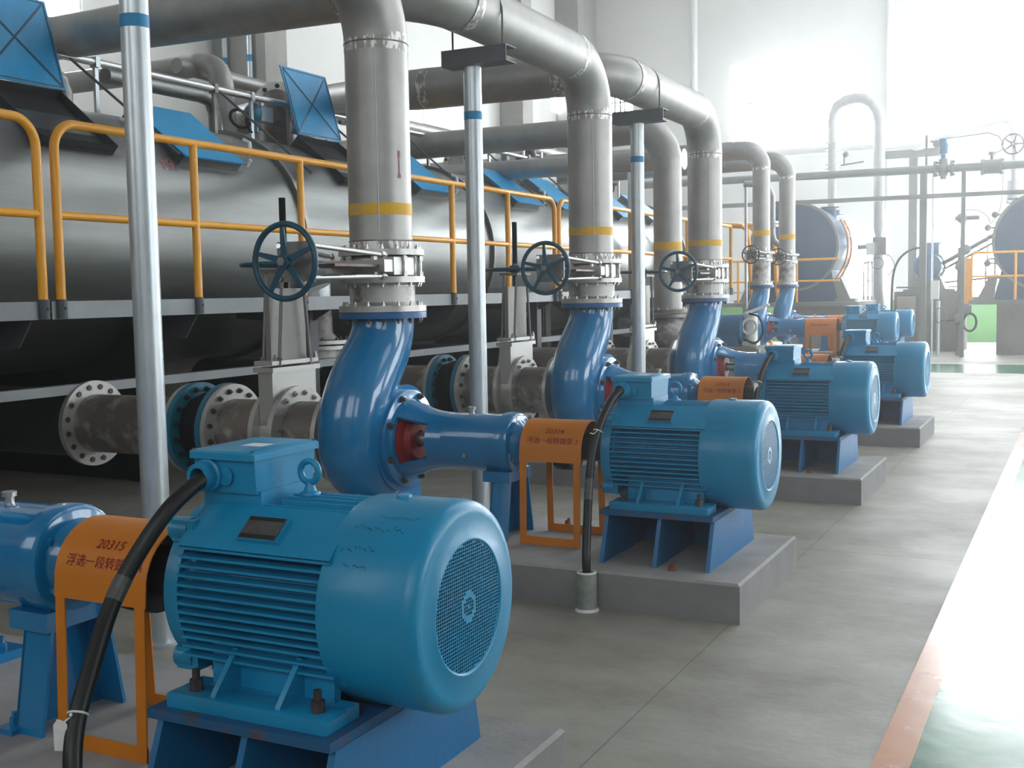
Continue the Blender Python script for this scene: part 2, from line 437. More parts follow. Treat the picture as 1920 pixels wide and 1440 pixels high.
left = [(12.45, 13.5, 5.85, 7.6), (22.9, 23.95, 5.2, 5.95), (31.2, 32.0, 6.85, 7.5)]
wall_with_holes('wall_left', 'x', XL, -0.25, YB - .3, YF + .3, 0, ZC, left, 'wall')
for h in left: window('x', XL, h, 'pane_far', -1, 0, 0)
back = [(-9.5, -5.5, 3.0, 6.6), (-2.5, 1.5, 3.0, 6.6), (3.0, 6.0, 3.0, 6.6)]  # unseen windows, added as fill for the faces towards the camera
wall_with_holes('wall_back', 'y', YB, -0.25, XL - .3, XR + .3, 0, ZC, back, 'column')
for h in back: window('y', YB, h, 'fill_back', -1, 2, 1)
struct('baseboard_far', MB().box(XL, XR, YF - 0.012, YF, 0, 1.16), 'dado', label='green painted dado along the far wall')
for i, (x0, x1, y0) in enumerate([(-14.3, -13.1, 16.5), (-14.3, -13.55, 31.6), (-14.3, -13.6, 4.0), (-14.3, -13.6, 27.9)]):
    struct('trim_%d' % (4 + i), MB().box(x0, x1, y0, y0 + (0.62 if i != 1 else 1.38), 0, ZC), 'column', label='bare concrete column against the white wall')
for i, x in enumerate((-10.42, -4.93)):
    struct('trim_%d' % (8 + i), MB().cyl((x, YF - .09, 0.0), (x, YF - .09, ZC), 0.085, n=16), 'white', label='white downpipe on the far wall')
sk = [(x, x + 1.4, y, y + 6.5) for x in (-1.4, 2.0) for y in (12.0, 19.5, 26.0)]  # unseen roof lights, added to brighten the floor and the tops
for i, (x0, x1, y0, y1) in enumerate(sk):
    f = MB()
    for a in ((x0 - .05, x0, y0 - .05, y1 + .05), (x1, x1 + .05, y0 - .05, y1 + .05), (x0, x1, y0 - .05, y0), (x0, x1, y1, y1 + .05)):
        f.box(*a, ZC - .06, ZC - .002)
    r_ = struct('window_%d' % (wn[0] + 1 + i), f, 'frame')
    struct('window_pane', MB().box(x0, x1, y0, y1, ZC - .03, ZC - .015), 'fill_roof', r_)

# ------------------------------------------------------------------ pump sets
YS = [2.545, 5.66, 8.83, 12.0]
ORD = ['nearest', 'second nearest', 'third', 'fourth']
ZT = 0.189

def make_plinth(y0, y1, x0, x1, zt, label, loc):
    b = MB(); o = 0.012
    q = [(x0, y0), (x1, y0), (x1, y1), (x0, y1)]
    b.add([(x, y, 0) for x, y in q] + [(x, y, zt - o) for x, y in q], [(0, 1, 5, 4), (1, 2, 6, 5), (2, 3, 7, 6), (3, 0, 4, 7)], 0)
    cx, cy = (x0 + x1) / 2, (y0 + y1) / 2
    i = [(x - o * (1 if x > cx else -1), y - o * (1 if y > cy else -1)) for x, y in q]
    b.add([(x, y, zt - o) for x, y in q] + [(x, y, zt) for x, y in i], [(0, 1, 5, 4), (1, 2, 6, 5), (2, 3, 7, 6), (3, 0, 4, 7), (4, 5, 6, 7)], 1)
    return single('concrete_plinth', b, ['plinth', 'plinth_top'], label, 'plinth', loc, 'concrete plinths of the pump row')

def make_motor(loc, label, y=0.0):
    """built about the axis y=Y, z=0.71; x from -2.26 to -1.41"""
    Y = y; A = 0.71
    t = thing('electric_motor', label, 'motor', loc, 'sky blue electric motors in the pump row')
    O = Vector((0, Y, A))
    b = MB()
    b.lathe((0, Y, A), 'x', [(-2.19, 0.05), (-2.19, 0.225), (-1.68, 0.225), (-1.68, 0.05)], 40)
    x0, x1 = -2.17, -1.672
    for i in range(13):                      # horizontal fins on both flanks
        z = -0.152 + 0.0245 * i
        yo = max(0.243, math.sqrt(0.268 ** 2 - z * z) - 0.004); yi = math.sqrt(0.215 ** 2 - z * z)
        for s_ in (-1, 1):
            ya, yb = sorted((s_ * yi, s_ * yo))
            b.box(x0, x1, Y + ya, Y + yb, A + z - 0.0035, A + z + 0.0035)
    for i in range(8):                       # upright fins on the back
        yy = -0.098 + 0.028 * i
        zo = math.sqrt(0.266 ** 2 - yy * yy); e = 0.02 * abs(i - 3.5)
        b.box(-1.95 if abs(yy) < 0.09 else -2.1 + e, x1, Y + yy - 0.0035, Y + yy + 0.0035, A + 0.19, A + zo)
    for i in range(10):                      # upright fins underneath
        yy = -0.126 + 0.028 * i
        b.box(x0, x1, Y + yy - 0.0035, Y + yy + 0.0035, A - math.sqrt(0.262 ** 2 - yy * yy), A - 0.18)
    for s_ in (-1, 1):                       # smooth sloping shoulders
        poly = [(x0, Y + s_ * 0.246, A + 0.150), (x0, Y + s_ * 0.195, A + 0.193), (x0, Y + s_ * 0.120, A + 0.247), (x0, Y + s_ * 0.08, A + 0.2), (x0, Y + s_ * 0.19, A + 0.125)]
        b.prism(poly, (x1 - x0, 0, 0))
    part('body', b, 'motor', t, angle=30)
    b = MB()                                 # drive-end shield with its four lugs
    b.lathe((0, Y, A), 'x', [(-2.262, 0.03), (-2.262, 0.105), (-2.235, 0.115), (-2.235, 0.235), (-2.225, 0.247), (-2.178, 0.247), (-2.178, 0.1)], 48)
    for s_ in (-1, 1):
        for sz in (-1, 1):
            b.cyl((-2.235, Y + s_ * 0.178, A + sz * 0.178), (-2.172, Y + s_ * 0.178, A + sz * 0.178), 0.034, n=14)
            b.box(-2.225, -2.150, Y + s_ * 0.178 - .028, Y + s_ * 0.178 + .028, A + sz * 0.178 - .03, A + sz * 0.178 + .03)
    sh = part('end_shield', b, 'motor', t)
    for s_ in (-1, 1):
        for sz in (-1, 1): bolt(sh, (-2.235, Y + s_ * 0.178, A + sz * 0.178), (-1, 0, 0), 0.014, 0.012)
    b = MB(); b.cyl((-2.36, Y, A), (-2.25, Y, A), 0.036, n=20); part('shaft', b, 'boltbright', t)
    # fan cowl: outer shell, rounded lip, recessed ring round the grille
    b = MB()
    b.lathe((0, Y, A), 'x', [(-1.700, 0.262), (-1.700, 0.272), (-1.690, 0.2755), (-1.448, 0.2775), (-1.432, 0.2745), (-1.420, 0.266), (-1.413, 0.254), (-1.411, 0.240), (-1.411, 0.184),
                             (-1.407, 0.179), (-1.407, 0.175), (-1.412, 0.170), (-1.415, 0.170), (-1.415, 0.240), (-1.452, 0.268), (-1.690, 0.266)], 72, closed=True)
    cw = part('fan_cowl', b, 'motor_top', t, angle=50)
    b = MB(); b.cyl((-1.60, Y, A + 0.27), (-1.60, Y, A + 0.283), 0.022, 0.019, n=18)
    part('cap', b, 'motor', cw)
    for ph in (2.45, -2.45, 0.69, -0.69):
        p = O + Vector((-1.66, 0.272 * math.cos(ph), 0.272 * math.sin(ph)))
        bolt(cw, p, (0, math.cos(ph), math.sin(ph)), 0.008, 0.006, 'motor', False)
    if label.startswith('nearest'):
        pass
    # grille: punched sheet
    b = MB(); ny, nz = 33, 37; py, pz = 0.0104, 0.0093; fy, fz = 0.25, 0.21
    for i in range(ny):
        for j in range(nz):
            cy, cz = (i - (ny - 1) / 2) * py, (j - (nz - 1) / 2) * pz
            rr = math.hypot(cy, cz)
            if rr > 0.1745: continue
            a, c = py / 2, pz / 2
            hub = 0.026 < rr < 0.039 or rr < 0.004
            if rr > 0.170 or hub:
                b.add([(-1.411, Y + cy - a, A + cz - c), (-1.411, Y + cy + a, A + cz - c), (-1.411, Y + cy + a, A + cz + c), (-1.411, Y + cy - a, A + cz + c)], [(0, 1, 2, 3)])
                continue
            ai, ci = a * (1 - fy), c * (1 - fz)
            o_ = [(-a, -c), (a, -c), (a, c), (-a, c)]; n_ = [(-ai, -ci), (ai, -ci), (ai, ci), (-ai, ci)]
            vs = [(-1.411, Y + cy + p, A + cz + q) for p, q in o_ + n_]
            vs += [(-1.4135, Y + cy + p, A + cz + q) for p, q in n_]
            fs = [(k, (k + 1) % 4, 4 + (k + 1) % 4, 4 + k) for k in range(4)] + [(4 + k, 4 + (k + 1) % 4, 8 + (k + 1) % 4, 8 + k) for k in range(4)]
            b.add(vs, fs)
    part('fan_grille', b, 'motor_top', t)
    b = MB()                                 # the fan behind the grille
    b.lathe((0, Y, A), 'x', [(-1.52, 0.02), (-1.47, 0.045), (-1.46, 0.03), (-1.46, 0.001)], 20)
    for i in range(9):
        a = 2 * PI * i / 9; ca, sa = math.cos(a), math.sin(a)
        b.prism([(-1.52, Y + ca * .03, A + sa * .03), (-1.465, Y + ca * .04, A + sa * .04), (-1.455, Y + ca * .16, A + sa * .16), (-1.53, Y + ca * .19, A + sa * .19)], (0, -sa * .006, ca * .006))
    b.lathe((0, Y, A), 'x', [(-1.535, 0.02), (-1.535, 0.255)], 40)
    part('fan', b, 'dark', t)
    # terminal box
    b = MB(); b.prism([(-2.185, Y - .115, A + .20), (-1.985, Y - .115, A + .20), (-1.985, Y + .115, A + .20), (-2.185, Y + .115, A + .20)], (0, 0, 0.085))
    part('terminal_box_neck', b, 'motor', t)
    b = MB()
    z0, z1 = A + .277, A + .371
    q0 = [(-2.195, -.135), (-1.992, -.135), (-1.992, .135), (-2.195, .135)]
    b.add([(x, Y + yy * .93, z0) for x, yy in q0] + [(x + (.004 if x < -2.1 else -.004) * -1, Y + yy, z1) for x, yy in q0],
          [(3, 2, 1, 0), (4, 5, 6, 7), (0, 1, 5, 4), (1, 2, 6, 5), (2, 3, 7, 6), (3, 0, 4, 7)])
    tb = part('terminal_box', b, 'motor', t)
    b = MB(); b.cyl((-2.09, Y - .136, A + .325), (-2.09, Y - .1385, A + .325), 0.026, n=24)
    part('knockout', b, 'motor', tb)
    b = MB(); b.bevbox(-2.207, -1.980, Y - .150, Y + .150, z1, z1 + .024, 0.006)
    ld = part('terminal_box_lid', b, 'motor_top', t)
    for sx in (-2.195, -1.992):
        for sy in (-.138, .138): bolt(ld, (sx, Y + sy, z1 + .0235), (0, 0, 1), 0.006, 0.003, 'bolt', False)
    b = MB(); b.box(-2.115, -2.045, Y - .035, Y + .02, z1 + .0242, z1 + .0248); part('sticker', b, 'white', ld)
    b = MB(); b.lathe((-2.145, Y - .135, A + .325), (0, -1, 0), [(-.005, .001), (-.005, .046), (.012, .046), (.016, .040), (.050, .038), (.050, .026), (0.02, .026)], 28)
    part('cable_gland', b, 'motor', t)
    # eyebolt
    b = MB(); c = Vector((-1.907, Y, A + .327)); b.torus(c, 'y', 0.030, 0.0095, 36, 12)
    b.lathe((-1.907, Y, A + .262), 'z', [(0, .001), (0, .030), (.009, .028), (.012, .018), (.030, .012), (.036, .010)], 20)
    part('eyebolt', b, 'motor', t)
    # name plate on a little bracket
    d1 = Vector((0, .64, .768)) * -1; n_ = Vector((0, -.63, .776)); ctr = Vector((-1.915, Y - .194, A + .199))
    def plate(hx, hv, th, lift, bb):
        v_ = Vector((0, .776, .63)); p = [ctr + n_ * lift + Vector((sx * hx, 0, 0)) + v_ * (sv * hv) for sx, sv in ((-1, -1), (1, -1), (1, 1), (-1, 1))]
        bb.prism(p, n_ * th)
    b = MB(); plate(.066, .040, .014, -0.006, b); np_ = part('nameplate_bracket', b, 'motor', t)
    b = MB(); plate(.060, .036, .002, 0.009, b); part('nameplate', b, 'plate', np_)
    b = MB()
    v_ = Vector((0, .776, .63))
    for sv in (-.029, .029):
        p = [ctr + n_ * .0112 + Vector((sx * .057, 0, 0)) + v_ * (sv + k * .006) for sx, k in ((-1, -1), (1, -1), (1, 1), (-1, 1))]; b.prism(p, n_ * .0006)
    part('plate_border', b, 'platedark', np_)
    # feet
    for s_ in (-1, 1):
        b = MB()
        ya, yb = sorted((Y + s_ * .235, Y + s_ * .335))
        b.bevbox(-2.150, -1.632, ya, yb, .447, .484, .006)
        b.box(-2.150, -1.632, *sorted((Y + s_ * .19, Y + s_ * .24)), .447, .484)
        b.prism([(-2.09, Y + s_ * .190, .48), (-2.09, Y + s_ * .215, .48), (-2.09, Y + s_ * .21, A - .10), (-2.09, Y + s_ * .165, A - .13)], (0.40, 0, 0))
        for xx in (-2.01, -1.80):
            b.prism([(xx, Y + s_ * .19, .482), (xx, Y + s_ * .318, .482), (xx, Y + s_ * .315, .492), (xx, Y + s_ * .222, A - .12), (xx, Y + s_ * .19, A - .12)], (0.016, 0, 0))
        ft = part('foot', b, 'motor', t)
        for xx in (-2.085, -1.69):
            bolt(ft, (xx, Y + s_ * .285, .484), (0, 0, 1), 0.019, 0.030, 'bolt', True)
    return t

def make_stand(loc, label, Y):
    t = thing('motor_stand', label, 'stand', loc, 'welded blue steel stands under the motors')
    b = MB(); b.box(-2.185, -1.598, Y - .365, Y + .345, .421, .4465); part('top_plate', b, 'stand_plate', t)
    for x in (-2.165, -1.885, -1.615):
        b = MB(); zt = ZT
        b.prism([(x, Y - .435, zt), (x, Y + .385, zt), (x, Y + .335, .421), (x, Y - .345, .421)], (.020, 0, 0)); part('leg_plate', b, 'stand', t)
    b = MB(); b.box(-2.145, -1.885, Y + .18, Y + .195, ZT, .421); b.box(-1.865, -1.615, Y + .18, Y + .195, ZT, .421); part('back_web', b, 'stand', t)
    return t

GX0, GX1 = -2.735, -2.372
def make_guard(loc, label, Y, code, num, ez=0.0):
    t = thing('coupling_guard', label, 'guard', loc, 'orange coupling guards with red lettering')
    R, zc = 0.166, 0.688
    b = MB(); n = 20; sec = []
    zb = .640
    for i in range(n + 1):
        a = PI - PI * i / n; sec.append((Y + R * math.cos(a), zc + R * math.sin(a)))
    sec = [(Y - R - .004, zb)] + sec + [(Y + R + .004, zb)]
    inn = []
    for (yy, zz) in sec: 
        d = Vector((yy - Y, zz - zc)); d = d * ((d.length - .004) / d.length); inn.append((Y + d.x, zc + d.y if zz > zb else zb))
    k = len(sec); vs = []
    for x in (GX0, GX1): vs += [(x, yy, zz) for yy, zz in sec] + [(x, yy, zz) for yy, zz in inn]
    fs = []
    for i in range(k - 1):
        fs += [(i, i + 1, 2 * k + i + 1, 2 * k + i), (k + i, k + i + 1, 3 * k + i + 1, 3 * k + i), (i, i + 1, k + i + 1, k + i), (2 * k + i, 2 * k + i + 1, 3 * k + i + 1, 3 * k + i)]
    fs += [(0, k, 3 * k, 2 * k), (k - 1, 2 * k - 1, 4 * k - 1, 3 * k - 1)]
    b.add(vs, fs); cov = part('cover', b, 'orange', t)
    for s_ in (-1, 1):
        for x in (GX0 + .003, GX1 - .043):
            b = MB(); y0, y1 = Y + s_ * (R + .003), Y + s_ * (R + .018)
            b.prism([(x, y0, .64), (x + .038, y0, .64), (x + .038, y1, ZT + .001), (x, y1, ZT + .001)], (0, -s_ * .005, 0)); part('leg', b, 'orange', t)
        b = MB(); y1 = Y + s_ * (R + .018); b.prism([(GX0 + .003, y1, ZT + .001), (GX1 - .005, y1, ZT + .001), (GX1 - .005, y1 - s_ * .004, ZT + .045), (GX0 + .003, y1 - s_ * .004, ZT + .045)], (0, -s_ * .005, 0))
        part('foot_bar', b, 'orange', t)
    xm = (GX0 + GX1) / 2 + .010
    def wrap(off):
        def fn(u, v):
            a = PI - (off - v) / R   # arc length from the near springing line upwards
            s_ = off + v
            if s_ < 0: return (xm + u, Y - R - .0015, zc + s_)
            a = PI - s_ / R
            return (xm + u, Y + (R + .0015) * math.cos(a), zc + (R + .0015) * math.sin(a))
        return fn
    text_on(cov, code, 0.044, 'redtext', wrap(.124), shear=0.1)
    text_on(cov, '浮选一段转鼓泵 ' + num, 0.0385, 'redtext', wrap(.066))
    return t

def make_pump(loc, label, Y, px=-3.695, A=0.71, zt=ZT, fz=1.45, k=1.0, nr=0.180, fr=0.255, bl=None, group='blue centrifugal pumps in the row'):
    """k scales the casing; px is the x of the outlet axis"""
    t = thing('centrifugal_pump', label, 'pump', loc, group)
    X = lambda dx: px + dx * k
    b = MB(); N = 44; path = []; rs = []
    for i in range(N):
        s_ = i / (N - 1); ph = math.radians(22 + 236 * s_)
        Rc = (.195 + .080 * s_) * k; r = (.085 + .108 * s_) * k
        path.append((px - .055 * k, Y + Rc * math.sin(ph), A + Rc * math.cos(ph))); rs.append(r)
    top = fz - .036
    neck = [(-.275, .02, .195, -.055), (-.258, .14, .199, -.05), (-.205, .27, .200, -.04), (-.125, .39, .196, -.028), (-.052, .49, .188, -.014), (-.012, .58, .182, -.004), (0, .65, .180, 0)]
    for i_, (yy, zz, r, xx) in enumerate(neck):
        q_ = i_ / 6; path.append((px + xx * k, Y + yy * k, A + zz / .68 * (top - A))); rs.append(r * (k if k > .95 else k * (1 - q_) + q_ * nr / .18))
    path.append((px, Y, top)); rs.append(nr)
    path = [Vector(p) for p in path]
    sp = spline(path, 3); rr = []
    for i in range(len(rs) - 1):
        for j in range(3): rr.append(rs[i] + (rs[i + 1] - rs[i]) * j / 3)
    rr.append(rs[-1])
    b.tube(sp, rr, 28)
    b.lathe((px, Y, A), 'x', [(-.24 * k, .001), (-.24 * k, .19 * k), (-.22 * k, .22 * k), (-.15 * k, .27 * k), (.02 * k, .29 * k), (.10 * k, .27 * k), (.135 * k, .25 * k), (.135 * k, .001)], 40)
    b.lathe((px, Y, A), 'x', [(-.31 * k, .001), (-.31 * k, .205 * k), (-.19 * k, .205 * k)], 32)
    vol = part('volute_casing', b, 'pump', t, angle=60)
    for s_ in (-1, 1):
        b = MB(); y0, y1 = sorted((Y + s_ * .14 * k, Y + s_ * .40 * k))
        b.box(X(-.15), X(.15), y0, y1, zt, zt + .035 * k)
        b.prism([(X(-.02), Y + s_ * .15 * k, zt + .03 * k), (X(-.02), Y + s_ * .36 * k, zt + .03 * k), (X(-.02), Y + s_ * .30 * k, A - .12 * k), (X(-.02), Y + s_ * .10 * k, A - .12 * k)], (.04 * k, 0, 0))
        f_ = part('foot', b, 'pump', t)
        bolt(f_, (X(.09), Y + s_ * .33 * k, zt + .035 * k), (0, 0, 1), .019 * k, .025 * k, 'pump')
    b = MB(); ring(b, (px, Y, 0), 'z', fz - .037, fz - .001, nr - .02, fr, 48); of = part('outlet_flange', b, 'flange_blue', t)
    bolt_ring(of, (px, Y, fz - .037), (0, 0, -1), fr - .035, 16, .013, .016, 'bolt')
    # cover ring, lantern, bearing housing
    b = MB(); b.lathe((px, Y, A), 'x', [(.02 * k, .22 * k), (.05 * k, .295 * k), (.105 * k, .312 * k), (.135 * k, .314 * k), (.135 * k, .284 * k), (.168 * k, .284 * k), (.170 * k, .280 * k), (.170 * k, .10 * k)], 56)
    cv = part('cover_ring', b, 'pump', t)
    bolt_ring(cv, (px + .17 * k, Y, A), (1, 0, 0), .256 * k, 8, .019 * k, .018 * k, 'bolt', True, 0.5)
    bl = bl or .47 * k
    xa, xb = px + .17 * k, px + .17 * k + .30 * k
    b = MB(); prof = [(.17 * k, .232 * k), (.20 * k, .224 * k), (.235 * k, .208 * k), (.32 * k, .178 * k), (.38 * k, .166 * k), (.47 * k, .160 * k)]
    u, v, _ = basis(AX['x'])
    # the two side windows are left open: sectors of the cone that remain
    an = math.atan2(Vector((0, -1, 0)).dot(v), Vector((0, -1, 0)).dot(u))
    hw = math.radians(40)
    for a0, a1 in ((an + hw, an + PI - hw), (an + PI + hw, an + 2 * PI - hw)):
        n = 22; b2 = []
        inner = [(tt, r - .028 * k) for tt, r in prof]
        kx = len(prof)
        vs = []
        for tt, r in prof + list(reversed(inner)):
            for i in range(n + 1):
                a = a0 + (a1 - a0) * i / n; vs.append(Vector((px + tt, Y, A)) + u * (r * math.cos(a)) + v * (r * math.sin(a)))
        P2 = 2 * kx; fs = []
        for j in range(P2):
            jn = (j + 1) % P2
            for i in range(n): fs.append((j * (n + 1) + i, j * (n + 1) + i + 1, jn * (n + 1) + i + 1, jn * (n + 1) + i))
        fs += [tuple(j * (n + 1) for j in range(P2)), tuple(j * (n + 1) + n for j in reversed(range(P2)))]
        b.add(vs, fs)
    b.lathe((px, Y, A), 'x', [(.36 * k, .14 * k), (.362 * k, .170 * k), (.40 * k, .165 * k), (.47 * k, .160 * k)], 40)
    b.lathe((px, Y, A), 'x', [(.17 * k, .20 * k), (.17 * k, .235 * k), (.187 * k, .2295 * k), (.187 * k, .20 * k)], 40)
    part('lantern', b, 'pump', t)
    b = MB(); b.lathe((px, Y, A), 'x', [(.165 * k, .001), (.165 * k, .19 * k), (.185 * k, .185 * k), (.20 * k, .13 * k), (.235 * k, .115 * k), (.235 * k, .05 * k)], 32)
    part('gland_cover', b, 'redgland', t, label='red gland cover seen through the lantern window')
    b = MB(); b.cyl((px + .2 * k, Y, A), (px + .5 * k, Y, A), .042 * k, n=16); part('sleeve_shaft', b, 'boltbright', t)
    x0 = px + .46 * k; x1 = x0 + (bl - .12 * k)
    b = MB(); b.lathe((x0, Y, A), 'x', [(0, .160 * k), (x1 - x0, .161 * k), (x1 - x0, .001)], 48, sq=2.35); bh = part('bearing_housing', b, 'pump', t)
    b = MB(); b.cyl((x0 + (x1 - x0) * .45, Y - .150 * k, A - .06 * k), (x0 + (x1 - x0) * .45, Y - .170 * k, A - .06 * k), .012 * k, n=8); part('oil_plug', b, 'boltbright', bh)
    b = MB(); b.cyl((x0 + .12 * k, Y, A + .155 * k), (x0 + .12 * k, Y, A + .185 * k), .016 * k, n=10); b.cyl((x0 + .12 * k, Y, A + .18 * k), (x0 + .12 * k, Y, A + .196 * k), .024 * k, n=12); part('breather', b, 'boltbright', bh)
    b = MB(); xe = x1 + .072 * k
    b.lathe((x1, Y, A), 'x', [(-.004, .10 * k), (-.004, .172 * k), (.052 * k, .172 * k), (.066 * k, .166 * k), (.072 * k, .154 * k), (.072 * k, .001)], 48, sq=2.2)
    ef = part('housing_flange', b, 'pump', t)
    for a in (.6, 2.54, 3.74, 5.68): bolt(ef, (xe, Y + .132 * k * math.cos(a), A + .132 * k * math.sin(a)), (1, 0, 0), .013 * k, .012 * k, 'pump', False)
    b = MB(); b.lathe((xe, Y, A), 'x', [(-.002, .13 * k), (.008 * k, .130 * k), (.022 * k, .118 * k), (.050 * k, .100 * k), (.055 * k, .001)], 36); part('bearing_cap', b, 'pump', t)
    b = MB(); b.cyl((xe, Y, A), (xe + .12 * k, Y, A), .036 * k, n=18); part('shaft', b, 'boltbright', t)
    # support under the bearing housing
    b = MB(); xs = x1 - .05 * k
    b.box(xs - .045 * k, xe - .002, Y - .135 * k, Y + .135 * k, A - .205 * k, A - .145 * k)
    zt2 = A - .205 * k
    b.prism([(xs, Y - .172 * k, zt), (xs, Y + .172 * k, zt), (xs, Y + .118 * k, zt2), (xs, Y - .118 * k, zt2)], (.012, 0, 0))
    for s_ in (-1, 1):
        b.prism([(xs, Y + s_ * .172 * k, zt), (xe - .004, Y + s_ * .172 * k, zt), (xe - .004, Y + s_ * .118 * k, zt2), (xs, Y + s_ * .118 * k, zt2)], (0, -s_ * .012, 0))
    b.box(xs - .05 * k, xs + .02 * k, Y - .20 * k, Y - .10 * k, zt, zt + .018 * k); b.box(xs - .05 * k, xs + .02 * k, Y + .10 * k, Y + .20 * k, zt, zt + .018 * k)
    sf = part('support_foot', b, 'pump', t)
    for s_ in (-1, 1): bolt(sf, (xs - .025 * k, Y + s_ * .15 * k, zt + .018 * k), (0, 0, 1), .016 * k, .02 * k, 'pump')
    return t, xe

def coupling(loc, label, Y, xa, xb, A=.71, k=1.0):
    t = thing('shaft_coupling', label, 'coupling', loc, 'dark couplings under the orange guards')
    xm = (xa + xb) / 2
    for s_, m in ((-1, 'dark'), (1, 'dark')):
        b = MB(); e = xa + .0 if s_ < 0 else xb
        b.lathe((xm, Y, A), 'x', [((e - xm), .037 * k), ((e - xm), .075 * k), (s_ * .05 * k, .075 * k), (s_ * .048 * k, .132 * k), (s_ * .004, .132 * k), (s_ * .004, .037 * k)], 32)
        part('hub', b, m, t)
    return t

def make_cable(pts, r, label, loc, tape=None, tie=None, tagpos=None):
    t = thing('power_cable', label, 'cable', loc, 'black power cables feeding the motors')
    sp = spline(pts, 10); b = MB(); b.tube(sp, r, 14); c = part('cable', b, 'cable', t)
    if tape:
        i0, i1 = tape; b = MB(); b.tube(sp[i0:i1], r * 1.04, 14); part('tape_wrap', b, 'tape', c, label='silvery tape wrapped round the cable')
    if tie:
        p = sp[tie]; d = (sp[tie + 1] - sp[tie - 1]).normalized(); b = MB(); b.torus(p, d, r * 1.06, .003, 24, 6)
        b.tube([p + Vector((.0, -r, 0)), p + Vector((-.01, -r - .012, -.01)), p + Vector((-.025, -r - .02, -.004))], .003, 6)
        b.tube([p + Vector((.0, -r, 0)), p + Vector((.012, -r - .01, .012))], .004, 6)
        part('cable_tie', b, 'tie', c, label='pale cable tie')
    if tagpos:
        p = sp[tagpos] + Vector((-.010, -r - .022, -.040)); b = MB()
        q = [(-.016, -.036), (.016, -.036), (.016, .028), (.010, .036), (-.010, .036), (-.016, .028)]
        b.prism([p + rx * a + Vector((0, 0, c_)) for a, c_ in q], (0, -.002, 0)); part('tag', b, 'white', c, label='blank white tag')
    return t

DIGIT = ['4', '3', '2', '1']; CODE = ['20315', '20314', '20313', '20312']
MOTOR_L = ['nearest large blue electric motor in the foreground with thick black cable',
           'blue electric motor beside the orange guard marked 20314',
           'blue electric motor beside the orange guard marked 20313',
           'blue electric motor fourth in the row, partly behind the third']
STAND_L = ['blue steel stand with flaking paint under the foreground motor', 'blue steel stand under the motor beside guard 20314',
           'blue steel stand under the motor beside guard 20313', 'blue steel stand under the fourth motor in the row']
GUARD_L = ['orange coupling guard marked 20315 at the lower left', 'orange coupling guard marked 20314 with legs on the second plinth',
           'orange coupling guard marked 20313 behind the second motor', 'orange coupling guard behind the third motor, mostly hidden']
PUMP_L = ['blue pump at the lower left edge, only its bearing housing showing', 'large glossy blue centrifugal pump nearest the camera with whole volute showing',
          'glossy blue centrifugal pump second with a visible volute, behind guard 20314', 'glossy blue centrifugal pump third with a visible volute, behind the third motor']
PL_L = ['grey concrete plinth under the foreground motor', 'grey concrete plinth under pump set 20314 with sharp front corner', 'grey concrete plinth under pump set 20313', 'grey concrete plinth under the fourth pump set']
cab2 = [(-2.140, 5.49, 1.040), (-2.148, 5.46, 1.025), (-2.167, 5.41, .985), (-2.187, 5.33, .89), (-2.203, 5.26, .765), (-2.201, 5.2, .614), (-2.173, 5.1, .419), (-2.151, 5.03, .26), (-2.149, 5.03, .17)]
cab1 = [(-2.140, 2.375, 1.058), (-2.150, 2.34, 1.045), (-2.175, 2.26, .985), (-2.205, 2.17, .875), (-2.212, 2.09, .770), (-2.180, 1.99, .650), (-2.152, 1.91, .545), (-2.119, 1.86, .44), (-2.09, 1.84, .25), (-2.09, 1.84, .12)]
CAB_L = ['thick black cable curving down in the foreground with white tag', 'black cable rising from the floor sleeve to the second motor',
         'black cable beside the third motor with a small tag', 'black cable at the fourth motor with loose pale ties']
SL_L = ['floor sleeve of the foreground cable at the bottom edge', 'grey-green floor sleeve with white foam in front of the second plinth', 'floor sleeve in front of the third plinth', 'floor sleeve in front of the fourth plinth']
protos = {}
for i, Y in enumerate(YS):
    dz = 0.028 if i == 0 else 0.0
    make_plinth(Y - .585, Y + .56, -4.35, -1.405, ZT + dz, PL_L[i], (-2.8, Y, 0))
    d = (0, Y - YS[1], dz)
    if i == 0: continue_first = True
def build_set(i):
    Y = YS[i]
    return dict(motor=make_motor((-1.9, Y, .4465), MOTOR_L[i], Y), stand=make_stand((-1.9, Y, ZT), STAND_L[i], Y))
base = build_set(1)
p2, xe = make_pump((-3.695, YS[1], ZT), PUMP_L[1], YS[1])
cp2 = coupling((-2.5, YS[1], .71), 'dark shaft coupling under the orange guard marked 20314', YS[1], -2.735, -2.30)
def make_sleeve(x, y, h, label):
    t = thing('cable_sleeve', label, 'sleeve', (x, y, 0), 'steel cable sleeves standing on the floor')
    b = MB(); b.lathe((x, y, 0), 'z', [(0, .02), (0, .052), (h, .049), (h, .036), (h - .05, .036)], 24); part('tube', b, 'sleeve', t)
    b = MB(); b.torus((x, y, h), 'z', .041, .008, 24, 8); part('foam_lip', b, 'white', t, label='white foam lip')
    b = MB(); b.lathe((x, y, 0), 'z', [(.0, .06), (.012, .056), (.014, .05)], 20); part('collar', b, 'white', t)
    return t
sl2 = make_sleeve(-2.15, 5.03, .185, SL_L[1])
cb2 = make_cable(cab2, .0215, CAB_L[1], (-2.149, 5.03, .1), (50, 56), 34)
make_guard((-2.55, YS[1], ZT), GUARD_L[1], YS[1], CODE[1], DIGIT[1])
